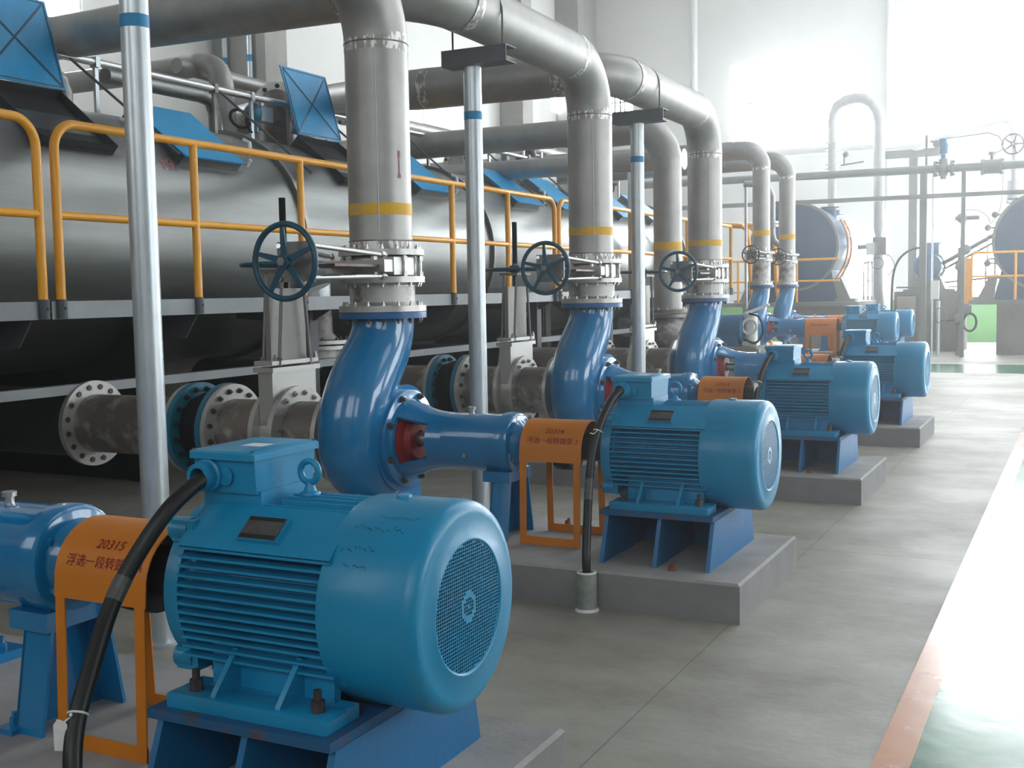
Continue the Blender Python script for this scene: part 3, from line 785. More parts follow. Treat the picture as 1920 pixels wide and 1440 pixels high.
for i in (0, 2, 3):
    dz = 0.028 if i == 0 else 0.0
    d = (-.01 if i == 0 else 0, YS[i] - YS[1], dz)
    clone(base['motor'], d, MOTOR_L[i]); clone(base['stand'], d, STAND_L[i])
    clone(p2, d, PUMP_L[i])
    clone(cp2, d, ['dark shaft coupling under the orange guard marked 20315', '', 'dark shaft coupling under the orange guard marked 20313', 'dark shaft coupling under the fourth orange guard'][i])
    g = make_guard((-2.55, YS[i], ZT), GUARD_L[i], YS[i], CODE[i], DIGIT[i]); g.location += Vector((d[0], 0, dz))
    if i: 
        clone(sl2, d, SL_L[i]); make_cable([Vector(p) + Vector(d) for p in cab2], .0215, CAB_L[i], (-2.149, YS[i] - .63, .1), (50, 56), 34, 34)
make_sleeve(-2.09, 1.84, .205, SL_L[0])
make_cable(cab1, .0225, CAB_L[0], (-2.09, 1.84, .1), (34, 40), 59, 59)

# marker scribbles on the fan cowls of the two nearest motors (hand-written, not legible)
for o in [o for o in C.objects if o.name.startswith('electric_motor')][:2]:
    Ym, Am = o.location.y, .71 + (.028 if o.location.y < 4 else 0)
    cw = [c for c in o.children if c.name.startswith('fan_cowl')][0]
    r2 = random.Random(3)
    for line, (a0, u0, u1) in enumerate(((2.20, -1.655, -1.51), (2.42, -1.648, -1.565), (2.60, -1.645, -1.578), (2.05, -1.60, -1.49))):
        u = u0; b = MB()
        while u < u1:
            L_ = r2.uniform(.004, .010); a = a0 + r2.uniform(-.02, .02); da = r2.uniform(-.04, .04)
            q = []
            for kx, ka in ((0, 0), (L_, da), (L_, da + .008), (0, .008)):
                an = a + ka; q.append((u + kx, Ym + .2783 * math.cos(an), Am + .2783 * math.sin(an)))
            b.add(q, [(0, 1, 2, 3)]); u += r2.uniform(.006, .016)
        part('marker_writing', b, 'marker', cw, label='faint dark handwriting')

# small rusty anchor stubs on the plinths
for (x, y, dsc) in ((-1.78, 5.215, 'in front of the stand of the second motor'), (-2.70, 6.05, 'behind guard 20314'), (-1.80, 8.39, 'in front of the stand of the third motor')):
    b = MB(); b.cyl((x, y, ZT - .01), (x, y, ZT + .022), .020, .016, n=7); b.cyl((x + .004, y, ZT + .02), (x + .006, y, ZT + .034), .009, n=7)
    single('anchor_bolt', b, 'rust', 'rusty red anchor bolt stub ' + dsc, 'bolt', (x, y, ZT), 'rusty anchor stubs on the plinths')

# ------------------------------------------------------------------ discharge pipes, valves, posts
PX = -3.695
def weld_zone(parent, path, r, name='weld_seam'):
    b = MB(); b.tube(path, r + .0015, 40, caps=False); part(name, b, 'weld', parent, label='weld seam daubed with white pickling paste')
def make_discharge(loc, label, Y, x_end, run, R=.183, px=PX, zf=1.775, zc=3.40, eb=.42, way=None, yb=(2.005, 2.072)):
    """vertical pipe, bend towards the camera, bend to the left, long header over the tank"""
    t = thing('discharge_pipe', label, 'pipe', loc, 'grey steel discharge pipes')
    pts = [Vector((px, Y, zf)), Vector((px, Y, zc))] + [Vector(q) for q in way]
    path, ends = fillet(pts, eb)
    b = MB(); b.tube(path, R, 44); pp = part('pipe_run', b, 'pipe', t, angle=60)
    for p_, d_ in ends: weld_zone(t, [p_ - d_ * .05, p_ + d_ * .05], R)
    weld_zone(t, [(px, Y, zf + .0), (px, Y, zf + .085)], R)
    for z in (zc - eb, 1.86):
        b = MB(); b.torus((px, Y, z), 'z', R, .005, 44, 6); part('weld_bead', b, 'pipe_dirty', t)
    b = MB(); b.tube([(px, Y, yb[0]), (px, Y, yb[1])], R + .002, 44, caps=False); part('yellow_band', b, 'band', t, label='worn yellow band')
    b = MB(); b.tube([(px + .5 * R, Y - .866 * R, 1.9), (px + .5 * R, Y - .866 * R, zc - eb - .03)], .0035, 6); part('seam', b, 'pipe', t)
    b = MB(); ring(b, (px, Y, 0), 'z', zf, zf + .034, R - .01, .25, 48); f_ = part('flange', b, 'flange', t)
    bolt_ring(f_, (px, Y, zf + .034), (0, 0, 1), .222, 16, .014, .014, 'boltbright', True)
    return t

def fillet(pts, R, n=10):
    out = [pts[0]]; ends = []
    for a, b_, c in zip(pts, pts[1:], pts[2:]):
        u_ = (a - b_).normalized(); v_ = (c - b_).normalized(); th = u_.angle(v_)
        tl = R / math.tan(th / 2); ctr = b_ + (u_ + v_).normalized() * (R / math.sin(th / 2))
        p0, p1 = b_ + u_ * tl, b_ + v_ * tl; r0, r1 = p0 - ctr, p1 - ctr; ang = r0.angle(r1); ax = r0.cross(r1).normalized()
        for i in range(n + 1): out.append(ctr + Matrix.Rotation(ang * i / n, 3, ax) @ r0)
        if ang > .5: ends += [(p0, -u_), (p1, v_)]
    return out + [pts[-1]], ends
def make_valve(loc, label, Y, px=PX, k=1.0, z0=1.4505, z1=1.772, R=.183, group='hand wheel knife gate valves on the discharge pipes', wheelmat='wheel'):
    """spool, gate body and yoke reaching towards the camera, with the hand wheel on the end"""
    t = thing('knife_gate_valve', label, 'valve', loc, group)
    zg0, zg1 = z1 - .118 * k, z1 - .003
    b = MB(); b.lathe((px, Y, 0), 'z', [(z0 + .001, R * .8), (z0 + .001, .255 * k), (z0 + .036, .255 * k), (z0 + .036, R + .02), (z0 + .055, R + .006), (zg0 - .05, R + .006), (zg0 - .036, R + .02), (zg0 - .036, .25 * k), (zg0 - .001, .25 * k), (zg0 - .001, R * .8)], 48)
    sp = part('flanged_spool', b, 'flange', t, angle=30)
    b = MB(); b.tube([(px, Y, z0 + .058), (px, Y, zg0 - .055)], R + .0075, 44, caps=False); part('stained_sleeve', b, 'spool_white', sp, label='stained pipe wall of the spool')
    bolt_ring(sp, (px, Y, z0 + .036), (0, 0, 1), .225 * k, 16, .012, .013, 'boltbright', True)
    bolt_ring(sp, (px, Y, zg0 - .036), (0, 0, -1), .222 * k, 16, .012, .013, 'boltbright', True)
    b = MB(); zm = (zg0 + zg1) / 2
    b.lathe((px, Y, 0), 'z', [(zg0, R * .8), (zg0, .192 * k), (zg0 + .012, .202 * k), (zg1 - .012, .202 * k), (zg1, .192 * k), (zg1, R * .8)], 40)
    b.box(px - .20 * k, px + .20 * k, Y - .28 * k, Y, zm - .034 * k, zm + .034 * k)
    b.box(px + .03 * k, px + .205 * k, Y - .19 * k, Y + .02 * k, zm - .05 * k, zm + .05 * k)
    gb = part('gate_body', b, 'flange', t, angle=30)
    for i in range(8):
        a = 2 * PI * (i + .5) / 8; p = (px + .226 * k * math.cos(a), Y + .226 * k * math.sin(a))
        b = MB(); b.cyl((*p, zg0 - .001), (*p, zg1 + .003), .012 * k, n=8); b.cyl((*p, zg1 - .028 * k), (*p, zg1 - .002), .021 * k, n=6); b.cyl((*p, zg0), (*p, zg0 + .026 * k), .021 * k, n=6)
        part('stud', b, 'boltbright', gb)
    b = MB(); b.box(px - .165 * k, px + .165 * k, Y - .70 * k, Y - .24 * k, zm - .007, zm + .007); part('gate_blade', b, 'blade', t, label='dark rusty gate blade')
    yw = Y - .905 * k
    b = MB()
    b.box(px - .115 * k, px + .115 * k, yw + .085 * k, yw + .10 * k, zm + .018 - .105 * k, zm + .018 + .105 * k)
    part('yoke_plate', b, 'steelplate', t)
    for sx in (-1, 1):
        for sz in (-1, 1):
            b = MB(); b.cyl((px + sx * .095 * k, yw + .07 * k, zm + .018 + sz * .085 * k), (px + sx * .18 * k, Y - .235 * k, zm + sz * .058 * k), .0135 * k, n=10)
            b.cyl((px + sx * .175 * k, Y - .275 * k, zm + sz * .059 * k), (px + sx * .178 * k, Y - .25 * k, zm + sz * .0585 * k), .022 * k, n=6)
            part('yoke_rod', b, 'rod', t)
    b = MB(); b.cyl((px, yw - .02, zm + .018), (px, Y - .66 * k, zm + .004), .016 * k, n=12); b.box(px - .03 * k, px + .03 * k, Y - .74 * k, Y - .66 * k, zm - .02, zm + .02); part('stem', b, 'rod', t)
    make_wheel(t, (px, yw, zm + .018), Vector((0, -1, 0)), .192 * k, .016 * k, 5, wheelmat, 2 * PI * .06)
    return t
def make_wheel(parent, c, d, R, r, spokes, m, ph=0.0):
    c = Vector(c); u, v, d = basis(d); b = MB()
    b.torus(c, d, R, r, 44, 10)
    for i in range(spokes):
        a = 2 * PI * i / spokes + ph; e = u * math.cos(a) + v * math.sin(a); q = d.cross(e)
        p0, p1 = c + e * (R * .16), c + e * (R * .97); w0, w1, th = R * .10, R * .055, R * .055
        b.prism([p0 - q * w0 - d * th / 2, p1 - q * w1 - d * th / 2, p1 + q * w1 - d * th / 2, p0 + q * w0 - d * th / 2], d * th)
    b.cyl(c - d * R * .10, c + d * R * .13, R * .19, n=20)
    hw = part('hand_wheel', b, m, parent)
    b = MB(); b.cyl(c + d * R * .13, c + d * R * .20, R * .12, n=6); part('wheel_nut', b, 'steelplate', hw)
    return hw

VL = ['knife gate valve with dark teal hand wheel nearest the camera, on the first pipe', 'knife gate valve with teal hand wheel on the second vertical pipe', 'knife gate valve with teal hand wheel on the third vertical pipe']
DL = ['nearest thick grey vertical pipe with yellow band, rising out of the top of the photo', 'second thick grey pipe bending over behind the first, across the top left', 'third thick grey pipe with a bend beneath the bright window glare']
d0 = make_discharge((PX, YS[1], 1.77), DL[0], YS[1], 0, 0, way=[(PX, YS[1] - 2.75, 3.42), (-9.5, YS[1] - 2.6, 3.6)])
for z0_, z1_, w_ in ((2.21, 2.235, .012), (2.235, 2.33, .005), (2.33, 2.365, .010)):
    b = MB(); a_ = -.33
    b.add([(PX + .1838 * math.cos(a_ + q), YS[1] + .1838 * math.sin(a_ + q), z) for q, z in ((-w_ / .18, z0_), (w_ / .18, z0_), (w_ / .18, z1_), (-w_ / .18, z1_))], [(0, 1, 2, 3)])
    part('paint_mark', b, 'redfade', d0, label='faded red paint mark')
make_discharge((PX, YS[2], 1.77), DL[1], YS[2], 0, 0, way=[(PX, 6.08, 3.44), (-8.267, 7.45, 3.87), (-10.5, 8.1, 4.05)])
make_discharge((PX, YS[3], 1.77), DL[2], YS[3], 0, 0, way=[(PX, 9.25, 3.42), (-5.631, 9.238, 3.438), (-8.178, 11.822, 3.973), (-9.921, 13.443, 4.303)])
v0 = make_valve((PX, YS[1], 1.45), VL[0], YS[1])
for i in (2, 3): clone(v0, (0, YS[i] - YS[1], 0), VL[i - 1])

def make_post(loc, label, x, y, zt=3.075):
    t = thing('support_post', label, 'post', loc, 'galvanised posts carrying the discharge pipes')
    b = MB(); b.tube([(x, y, 0), (x, y, zt)], .0615, 28); part('pole', b, 'galv', t)
    b = MB(); b.cyl((x, y, 0), (x, y, .012), .10, n=20); part('base', b, 'galv', t)
    b = MB(); b.tube([(x, y, 2.72), (x, y, 2.775)], .0625, 28, caps=False); part('blue_band', b, 'blueband', t, label='blue band')
    b = MB(); xc = PX
    b.box(xc - .245, xc + .245, y - .095, y - .087, zt, zt + .108); b.box(xc - .245, xc + .245, y - .087, y + .06, zt + .1, zt + .108); b.box(xc - .245, xc + .245, y - .087, y + .06, zt, zt + .008)
    br = part('channel_bracket', b, 'greysteel', t)
    b = MB(); zc, R = 3.40, .190
    yb_ = y - .03
    b.tube([(xc - R, yb_, zt + .105), (xc - R, yb_, zc)] + [(xc - R * math.cos(PI * i / 14), yb_, zc + R * math.sin(PI * i / 14)) for i in range(1, 14)] + [(xc + R, yb_, zc), (xc + R, yb_, zt + .105)], .007, 8)
    part('u_bolt', b, 'greysteel', br)
    return t
make_post((-3.74, 3.80, 0), 'tall galvanised post with blue band nearest the camera at the left', -3.72, 3.80)
make_post((-3.74, 6.93, 0), 'galvanised post with dark channel bracket between the first and second pipes', -3.755, 6.93)
make_post((-3.74, 10.05, 0), 'galvanised post with channel bracket between the second and third pipes', -3.735, 10.05)

# ------------------------------------------------------------------ suction lines
def make_suction(loc, label, Y, A=.71):
    t = thing('suction_pipe', label, 'pipe', loc, 'grey suction pipes leading under the tank')
    R = .197
    b = MB(); b.cyl((-5.155, Y, A), (-6.06, Y, A), R, n=40); part('pipe', b, 'pipe_dirty', t)
    b = MB(); ring(b, (0, Y, A), 'x', -6.085, -6.05, R - .02, .292, 44); f_ = part('flange', b, 'flange', t)
    bolt_ring(f_, (-6.05, Y, A), (1, 0, 0), .25, 16, .019, .010, 'bolt', False)
    b = MB(); ring(b, (0, Y, A), 'x', -5.185, -5.152, R - .01, .292, 44); part('flange', b, 'flange', t)
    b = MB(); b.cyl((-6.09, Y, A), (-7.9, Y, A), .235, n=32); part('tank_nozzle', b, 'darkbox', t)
    return t
def make_joint(loc, label, Y, A=.71):
    t = thing('expansion_joint', label, 'joint', loc, 'black rubber joints with blue flanges')
    for x0, x1 in ((-5.150, -5.108), (-4.908, -4.872)):
        b = MB(); ring(b, (0, Y, A), 'x', x0, x1, .19, .298, 44); f_ = part('flange', b, 'jointblue', t)
        for i in range(16):
            a = 2 * PI * (i + .5) / 16; s_ = 1 if x0 < -5 else -1; e = x1 if s_ > 0 else x0
            bolt(f_, (e, Y + .255 * math.cos(a), A + .255 * math.sin(a)), (s_, 0, 0), .017, .02, 'dark', True)
    b = MB(); b.lathe((0, Y, A), 'x', [(-5.12, .21), (-5.08, .222), (-5.045, .238), (-5.01, .246), (-4.975, .238), (-4.94, .222), (-4.90, .21)], 40); part('bellows', b, 'rubber', t, angle=80)
    return t
def make_sgate(loc, label, Y, A=.71):
    t = thing('suction_gate_valve', label, 'valve', loc, 'upright gate valves on the suction pipes')
    R = .197
    b = MB(); b.cyl((-4.86, Y, A), (-4.49, Y, A), R, n=40); part('spool', b, 'pipe_dirty', t)
    b = MB(); b.cyl((-4.33, Y, A), (px_in, Y, A), R, n=40); part('inlet_spool', b, 'pipe_dirty', t)
    for x0, x1 in ((-4.870, -4.835), (-4.497, -4.462), (-4.352, -4.318), (px_in - .03, px_in)):
        b = MB(); ring(b, (0, Y, A), 'x', x0, x1, R - .01, .292, 44); f_ = part('flange', b, 'flange', t)
        if x1 > px_in - .01: continue
        s_ = 1 if x0 in (-4.870, -4.352) else -1
        bolt_ring(f_, ((x1 if s_ > 0 else x0), Y, A), (s_, 0, 0), .25, 16, .017, .014, 'boltbright' if x0 == -4.352 else 'bolt', True)
    b = MB(); b.cyl((-4.462, Y, A), (-4.352, Y, A), .225, n=36); b.box(-4.46, -4.354, Y - .215, Y + .215, A, 1.10)
    b.box(-4.482, -4.332, Y - .235, Y + .235, 1.095, 1.125); b.box(-4.475, -4.34, Y - .23, Y + .23, 1.14, 1.165)
    part('gate_body', b, 'flange', t, angle=30)
    b = MB(); b.box(-4.425, -4.390, Y - .175, Y + .175, 1.165, 1.60); part('gate_blade', b, 'steelplate', t, label='stainless gate blade with rust stains')
    for sy in (-1, 1):
        for xx in (-4.465, -4.345):
            b = MB(); b.cyl((xx, Y + sy * .155, 1.13), (xx, Y + sy * .10, 1.70), .011, n=8); b.cyl((xx, Y + sy * .153, 1.165), (xx, Y + sy * .153, 1.185), .02, n=6); part('yoke_rod', b, 'steelplate', t)
        bolt(t, (-4.34, Y + sy * .2, 1.165), (0, 0, 1), .016, .02, 'boltbright')
    b = MB(); b.box(-4.49, -4.32, Y - .13, Y + .13, 1.695, 1.715); part('yoke_head', b, 'steelplate', t)
    b = MB(); b.cyl((-4.405, Y, 1.60), (-4.405, Y, 2.15), .021, n=14); part('stem', b, 'rubber', t, label='dark threaded stem rising through the wheel')
    make_wheel(t, (-4.405, Y, 1.745), Vector((0, 0, 1)), .255, .014, 5, 'wheel')
    return t
px_in = PX - .31
j0 = make_joint((-5.0, YS[1], .5), 'black rubber joint with blue flanges at far left behind the foreground motor', YS[1])
s0 = make_suction((-5.6, YS[1], .5), 'fat suction pipe with bolted flange at the far left under the platform', YS[1])
g0 = make_sgate((-4.4, YS[1], .5), 'upright gate valve left of the nearest volute, its stem behind the hand wheel', YS[1])
for i, lab in ((2, ('black rubber joint with blue flanges seen right of the nearest volute', 'suction pipe behind the nearest volute, left of the second joint', 'upright gate valve left of the second volute with pale stem plate')),
               (3, ('rubber joint behind the second volute, nearly hidden', 'suction pipe behind the second volute, nearly hidden', 'upright gate valve behind the third galvanised post'))):
    d = (0, YS[i] - YS[1], 0)
    clone(j0, d, lab[0]); clone(s0, d, lab[1]); clone(g0, d, lab[2])

# ------------------------------------------------------------------ the long stainless tank
TX, TZ, TR = -8.1, 2.085, 1.14
t = thing('flotation_tank', 'long horizontal stainless steel tank behind the yellow railing', 'tank', (TX, 12, .95))
tank = t
Y0, Y1 = 1.3, 21.4
b = MB(); b.lathe((TX, 0, TZ), 'y', [(Y0, .001), (Y0, TR - .1), (Y0 + .05, TR), (Y1 - .05, TR), (Y1, TR - .1), (Y1, .001)], 96); part('shell', b, 'tank', t)
for yy in (1.35, 5.32, 9.3, 13.3, 17.3, 21.3):
    b = MB(); ring(b, (TX, 0, TZ), 'y', yy - .025, yy + .025, TR - .01, TR + .045, 96); part('stiffening_ring', b, 'tankring', t)
def hatch(y0, y1, open_=False, lab=None):
    A0 = Vector((-7.70, 0, 3.29)); A1 = Vector((-7.085, 0, 2.80)); sk = Vector((-.06, 0, -.10))
    e = A1 - A0; n_ = Vector((-e.z, 0, e.x)).normalized(); n_ = -n_ if n_.z < 0 else n_
    f = MB(); up_ = n_ * .0
    th = .012
    P = lambda p, y: (p.x, y, p.z)
    # skirts
    B0, B1 = A0 - n_ * .16 - e * .02, A1 - n_ * .15 + Vector((-.02, 0, 0))
    for y in (y0 + .01, y1 - .022):
        f.prism([P(A0, y), P(A1, y), P(B1, y), P(B0, y)], (0, th, 0))
    f.prism([P(A1, y0 + .01), P(A1, y1 - .01), P(B1, y1 - .01), P(B1, y0 + .01)], (-th, 0, -th * .3))
    f.prism([P(A0, y0 + .01), P(A0, y1 - .01), P(B0, y1 - .01), P(B0, y0 + .01)], (th, 0, th * .3))
    h = part('hatch', f, 'tank' if not open_ else 'darkbox', t)
    l = MB()
    if not open_:
        o0, o1 = A0 - e * .03, A1 + e * .04
        l.prism([P(o0, y0 - .01), P(o1, y0 - .01), P(o1, y1 + .01), P(o0, y1 + .01)], n_ * .014)
        part('lid', l, 'lid', h, label='closed blue hatch lid')
    else:
        # lid swung up about its upper edge
        bk = Vector((-.21, 0, .755))
        o0 = A0 + Vector((.03, 0, .01)); o1 = o0 + bk
        l.prism([P(o0, y0 - .01), P(o1, y0 - .02), P(o1, y1 + .02), P(o0, y1 + .01)], (-.014, 0, -.001))
        ld = part('lid', l, 'lid', h, label='open blue hatch lid with crossed ribs')
        q = MB()
        c = lambda s_, y: o0 + bk * s_ + Vector((.002, y, 0))
        def bar(p, q_, wd=.008):
            d = (q_ - p); nn = d.cross(Vector((1, 0, .06))).normalized() * wd
            q.prism([p - nn, q_ - nn, q_ + nn, p + nn], (.004, 0, 0))
        ya, yb = y0 + .01, y1 - .01
        bar(c(.03, ya), c(.97, yb)); bar(c(.97, ya), c(.03, yb))
        for a_, b_ in ((c(.03, ya), c(.03, yb)), (c(.97, ya), c(.97, yb)), (c(.03, ya), c(.97, ya)), (c(.03, yb), c(.97, yb))): bar(a_, b_, .005)
        part('cross_rib', q, 'lidline', ld)
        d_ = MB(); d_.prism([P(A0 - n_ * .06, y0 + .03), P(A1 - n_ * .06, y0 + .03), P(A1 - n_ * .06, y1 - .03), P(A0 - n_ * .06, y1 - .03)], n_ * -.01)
        part('shade_sheet', d_, 'dark', h)  # dark sheet standing in for the shaded hatch interior
    for yy in (y1 + .10,):
        lt = MB(); q0 = A1 + Vector((-.02, yy, .10)); lt.tube([q0 + Vector((-.05, 0, .13)), q0 + Vector((.02, 0, .10)), q0 + Vector((.03, 0, -.03))], .02, 8); lt.cyl(q0 + Vector((-.02, 0, -.12)), q0 + Vector((.03, 0, -.06)), .018, n=8); part('latch', lt, 'white', h)
    return h
for y0, op, lab in ((4.6, False, None), (6.22, True, 'left'), (7.75, False, None), (10.19, True, None), (11.72, False, None), (14.3, False, None), (15.85, False, None), (18.3, False, None), (19.85, False, None)):
    hatch(y0, y0 + .79, op, lab)
for yy in (3.2, 7.3, 11.3, 15.3, 19.4):
    b = MB(); b.box(TX - .9, TX + 1.0, yy - .09, yy + .09, 0, 1.5); b.box(TX + .8, TX + .98, yy - .13, yy + .13, 0, 2.0); part('saddle', b, 'darkbox', t)
single('dark_backdrop', MB().box(-9.5, -9.3, -2, 21.3, 0, 1.75), 'bgconc', 'added dark foundation wall in the shade behind the stainless tank', 'backdrop', (-9.4, 9, 0))  # backdrop added to keep the gap under the tank dark
# spray pipe along the top with its struts
def along(name, x, z, r, y0, y1, m, label, cat='pipe', group=None, xtra=None):
    t_ = thing(name, label, cat, (x, (y0 + y1) / 2, z), group)
    b = MB(); b.tube([(x, y0, z), (x, y1, z)], r, 16); part('pipe', b, m, t_)
    return t_
sp_ = along('spray_pipe', -7.93, 3.655, .035, 5.2, 20.5, 'rod', 'thin shiny spray pipe running above the blue hatches')
for i, yy in enumerate((7.6, 9.15, 9.72, 10.35, 12.2, 13.35, 15.1, 16.4, 18.0)):
    b = MB(); zb = TZ + math.sqrt(TR ** 2 - .17 ** 2) - .01
    b.box(-7.945, -7.915, yy - .02, yy + .02, zb, 3.62); b.box(-7.97, -7.89, yy - .025, yy + .025, 3.61, 3.70); part('bracket', b, 'steelplate' if i % 2 else 'galv', sp_)
for yy in (7.3, 9.2, 10.9, 12.6, 14.9, 16.4):
    b = MB(); b.cyl((-7.90, yy, 3.63), (-7.10, yy + .42, 2.80), .012, n=8); part('strut', b, 'greysteel', sp_)
hp = along('header_pipe', -8.33, 3.66, .075, 8.1, 9.4, 'tank', 'shiny header pipe on the tank top behind the nearest post')
b = MB(); b.tube([(-8.33, 9.4, 3.66), (-8.33, 9.55, 3.63), (-8.33, 9.62, 3.5), (-8.33, 9.62, 3.30)], .075, 16); part('elbow', b, 'tank', hp)
hp = along('header_pipe', -8.45, 3.60, .085, 5.0, 7.55, 'tank', 'shiny capped header pipe beside the open lid at top left')
b = MB(); b.tube([(-8.45, 7.55, 3.60), (-8.45, 7.66, 3.56), (-8.45, 7.70, 3.45), (-8.45, 7.70, 3.29)], .085, 16); part('elbow', b, 'tank', hp)
t = thing('elbow_pipe', 'grey pipe bending down onto the tank left of the open blue lid', 'pipe', (-8.6, 10.2, 3.4))
b = MB(); b.tube(spline([(-12.5, 10.3, 4.20), (-9.6, 10.3, 4.20), (-9.05, 10.25, 4.19), (-8.80, 10.2, 4.10), (-8.68, 10.15, 3.92), (-8.66, 10.15, 3.70), (-8.66, 10.15, 3.2)], 6), .13, 22); part('pipe', b, 'pipe', t)
t = thing('branch_pipe', 'slim pipe running into the bolted flange beside the open blue lid', 'pipe', (-9.0, 11.2, 3.3))
b = MB(); b.tube([(-9.1, 9.9, 4.13), (-9.1, 12.3, 4.10)], .085, 18); part('pipe', b, 'pipe', t)
b = MB(); b.tube([(-9.1, 12.25, 4.1), (-9.1, 12.25, 3.0)], .10, 18); part('leg', b, 'pipe', t)
t = thing('flanged_outlet', 'dark pipe with white bolted flanges left of the open blue lid', 'pipe', (-8.657, 11.114, 3.2))
fq = Vector((-8.657, 11.114, 3.792)); dv = Vector((.55, -.83, -.1)).normalized()
b = MB(); b.tube([fq + Vector((-1.6, .9, .05)), fq - dv * .5, fq - dv * .1, fq + dv * .02], .19, 24); part('pipe', b, 'pipe_dirty', t)
b = MB(); b.lathe(fq, dv, [(0, .15), (0, .30), (.04, .30), (.04, .15)], 36, closed=True); f_ = part('flange', b, 'flange', t); bolt_ring(f_, fq + dv * .04, dv, .25, 10, .03, .012, 'dark', False)
b = MB(); b.tube([fq + dv * .03, fq + dv * .25, fq + dv * .42 + Vector((.05, 0, -.12)), fq + dv * .46 + Vector((.06, 0, -.5))], .20, 24); part('elbow', b, 'blade', t)
# blue-green actuated valve on the tank top
t = thing('actuator_valve', 'small blue-green valve with pale fittings on the tank top beside the open lid', 'valve', (-8.0, 9.9, 3.35))
b = MB(); b.ball((-8.05, 9.9, 3.52), .10); b.cyl((-8.05, 9.9, 3.32), (-8.05, 9.9, 3.62), .05, n=12); part('body', b, 'jointblue', t)
b = MB(); b.box(-8.12, -7.98, 9.95, 10.15, 3.44, 3.6); b.cyl((-8.05, 10.0, 3.6), (-8.05, 10.0, 3.7), .03, n=10); part('fitting', b, 'galv', t)
b = MB(); b.torus((-8.0, 9.62, 3.42), (1, -.4, .5), .11, .016, 24, 8); b.torus((-7.95, 9.72, 3.36), (1, .3, .3), .08, .014, 24, 8); part('hose_loop', b, 'rubber', t)
t = thing('bent_bracket', 'white bracket with a blue tag under the open blue lid', 'bracket', (-7.95, 10.6, 3.33))
b = MB(); b.tube([(-7.86, 10.42, 3.30), (-7.86, 10.42, 3.40), (-7.86, 10.42, 3.30), (-7.86, 10.95, 3.31), (-7.86, 10.95, 3.44)], .015, 8); b.box(-7.87, -7.85, 10.3, 10.45, 3.36, 3.46); part('frame', b, 'white', t)
b = MB(); b.box(-7.848, -7.845, 10.3, 10.45, 3.33, 3.385); part('tag', b, 'blueband', t)
# pipes on the farther half of the tank
for (x, z, r, y0, y1, lab) in ((-8.9, 3.98, .10, 12.8, 16.2, 'pale pipe over the tank between the first two pipes'), (-8.55, 3.5, .13, 15.2, 18.6, 'dark flanged pipe lying on the tank behind the second post'), (-8.9, 4.1, .08, 17.0, 20.8, 'thin pipe over the far end of the tank')):
    q = along('tank_pipe', x, z, r, y0, y1, 'pipe', lab, group='pipes lying over the tank')
    b = MB(); ring(b, (x, 0, z), 'y', y0, y0 + .04, r - .01, r * 1.7, 24); f_ = part('flange', b, 'flange', q); bolt_ring(f_, (x, y0, z), (0, -1, 0), r * 1.4, 8, .022, .012, 'dark', False)
    b = MB(); b.box(x - .05, x + .05, y0 + .5, y0 + .6, 3.1, z - r); b.box(x - .05, x + .05, y1 - .4, y1 - .3, 3.1, z - r); part('support', b, 'greysteel', q)
for (x, y, lab) in ((-8.0, 16.6, 'dark valve cluster on the tank behind the second pipe'), (-8.0, 20.0, 'dark valve cluster at the far end of the tank')):
    t = thing('valve_cluster', lab, 'valve', (x, y, 3.3), 'dark valve clusters on the tank')
    b = MB(); b.cyl((x, y - .25, 3.62), (x, y + .25, 3.62), .12, n=16); b.ball((x + .02, y, 3.75), .10); b.cyl((x, y, 3.75), (x, y, 3.95), .06, n=12); b.cyl((x, y, 3.25), (x, y, 3.62), .07, n=12); part('body', b, 'darkbox', t)
    b = MB(); b.torus((x + .12, y - .25, 3.45), (1, -.3, .2), .12, .015, 24, 8); part('hose_loop', b, 'rubber', t)
    b = MB(); b.box(x + .05, x + .08, y - .35, y - .31, 3.3, 3.8); b.box(x + .05, x + .08, y + .31, y + .35, 3.3, 3.8); part('bracket', b, 'galv', t)

text_on(tank.children[0], '一段', .155, 'redfade', lambda u, v: (TX + (TR + .003) * math.cos(.575 + v / TR), 7.52 + u * 1.25, TZ + (TR + .003) * math.sin(.575 + v / TR)))
for n_, x in enumerate((-13.945, -13.388)):
    t = thing('wall_conduit', ('left' if n_ == 0 else 'right') + ' of two galvanised tubes with blue bands on the big concrete column', 'pipe', (x, 16.42, 0), 'galvanised tubes on the concrete column')
    b = MB(); b.cyl((x, 16.42, 0), (x, 16.42, 9.5), .055, n=16); part('tube', b, 'galv', t)
    b = MB(); b.tube([(x, 16.42, 5.72), (x, 16.42, 5.84)], .057, 16, caps=False); part('blue_band', b, 'blueband', t)
t = thing('drop_pipe', 'short pipe with slanted pale top and yellow band, left of the nearest volute', 'pipe', (-6.5, 8.8, 0))
x, y = -6.5, 8.82
b = MB(); n = 24; vs = [(x + .135 * math.cos(2 * PI * i / n), y + .135 * math.sin(2 * PI * i / n), z) for z in (1.40, 1.62) for i in range(n)]
vs = vs[:n] + [(px_, py_, pz_ + .34 * (py_ - y) + .17 * (px_ - x)) for px_, py_, pz_ in vs[n:]]
b.add(vs, [(i, (i + 1) % n, n + (i + 1) % n, n + i) for i in range(n)] + [tuple(range(n, 2 * n))]); part('slanted_top', b, 'galv', t)
b = MB(); b.lathe((x, y, 0), 'z', [(0, .21), (1.06, .21)], 28); b.lathe((x, y, 0), 'z', [(1.14, .2), (1.2, .15), (1.42, .14)], 28); part('pipe', b, 'spool_white', t)
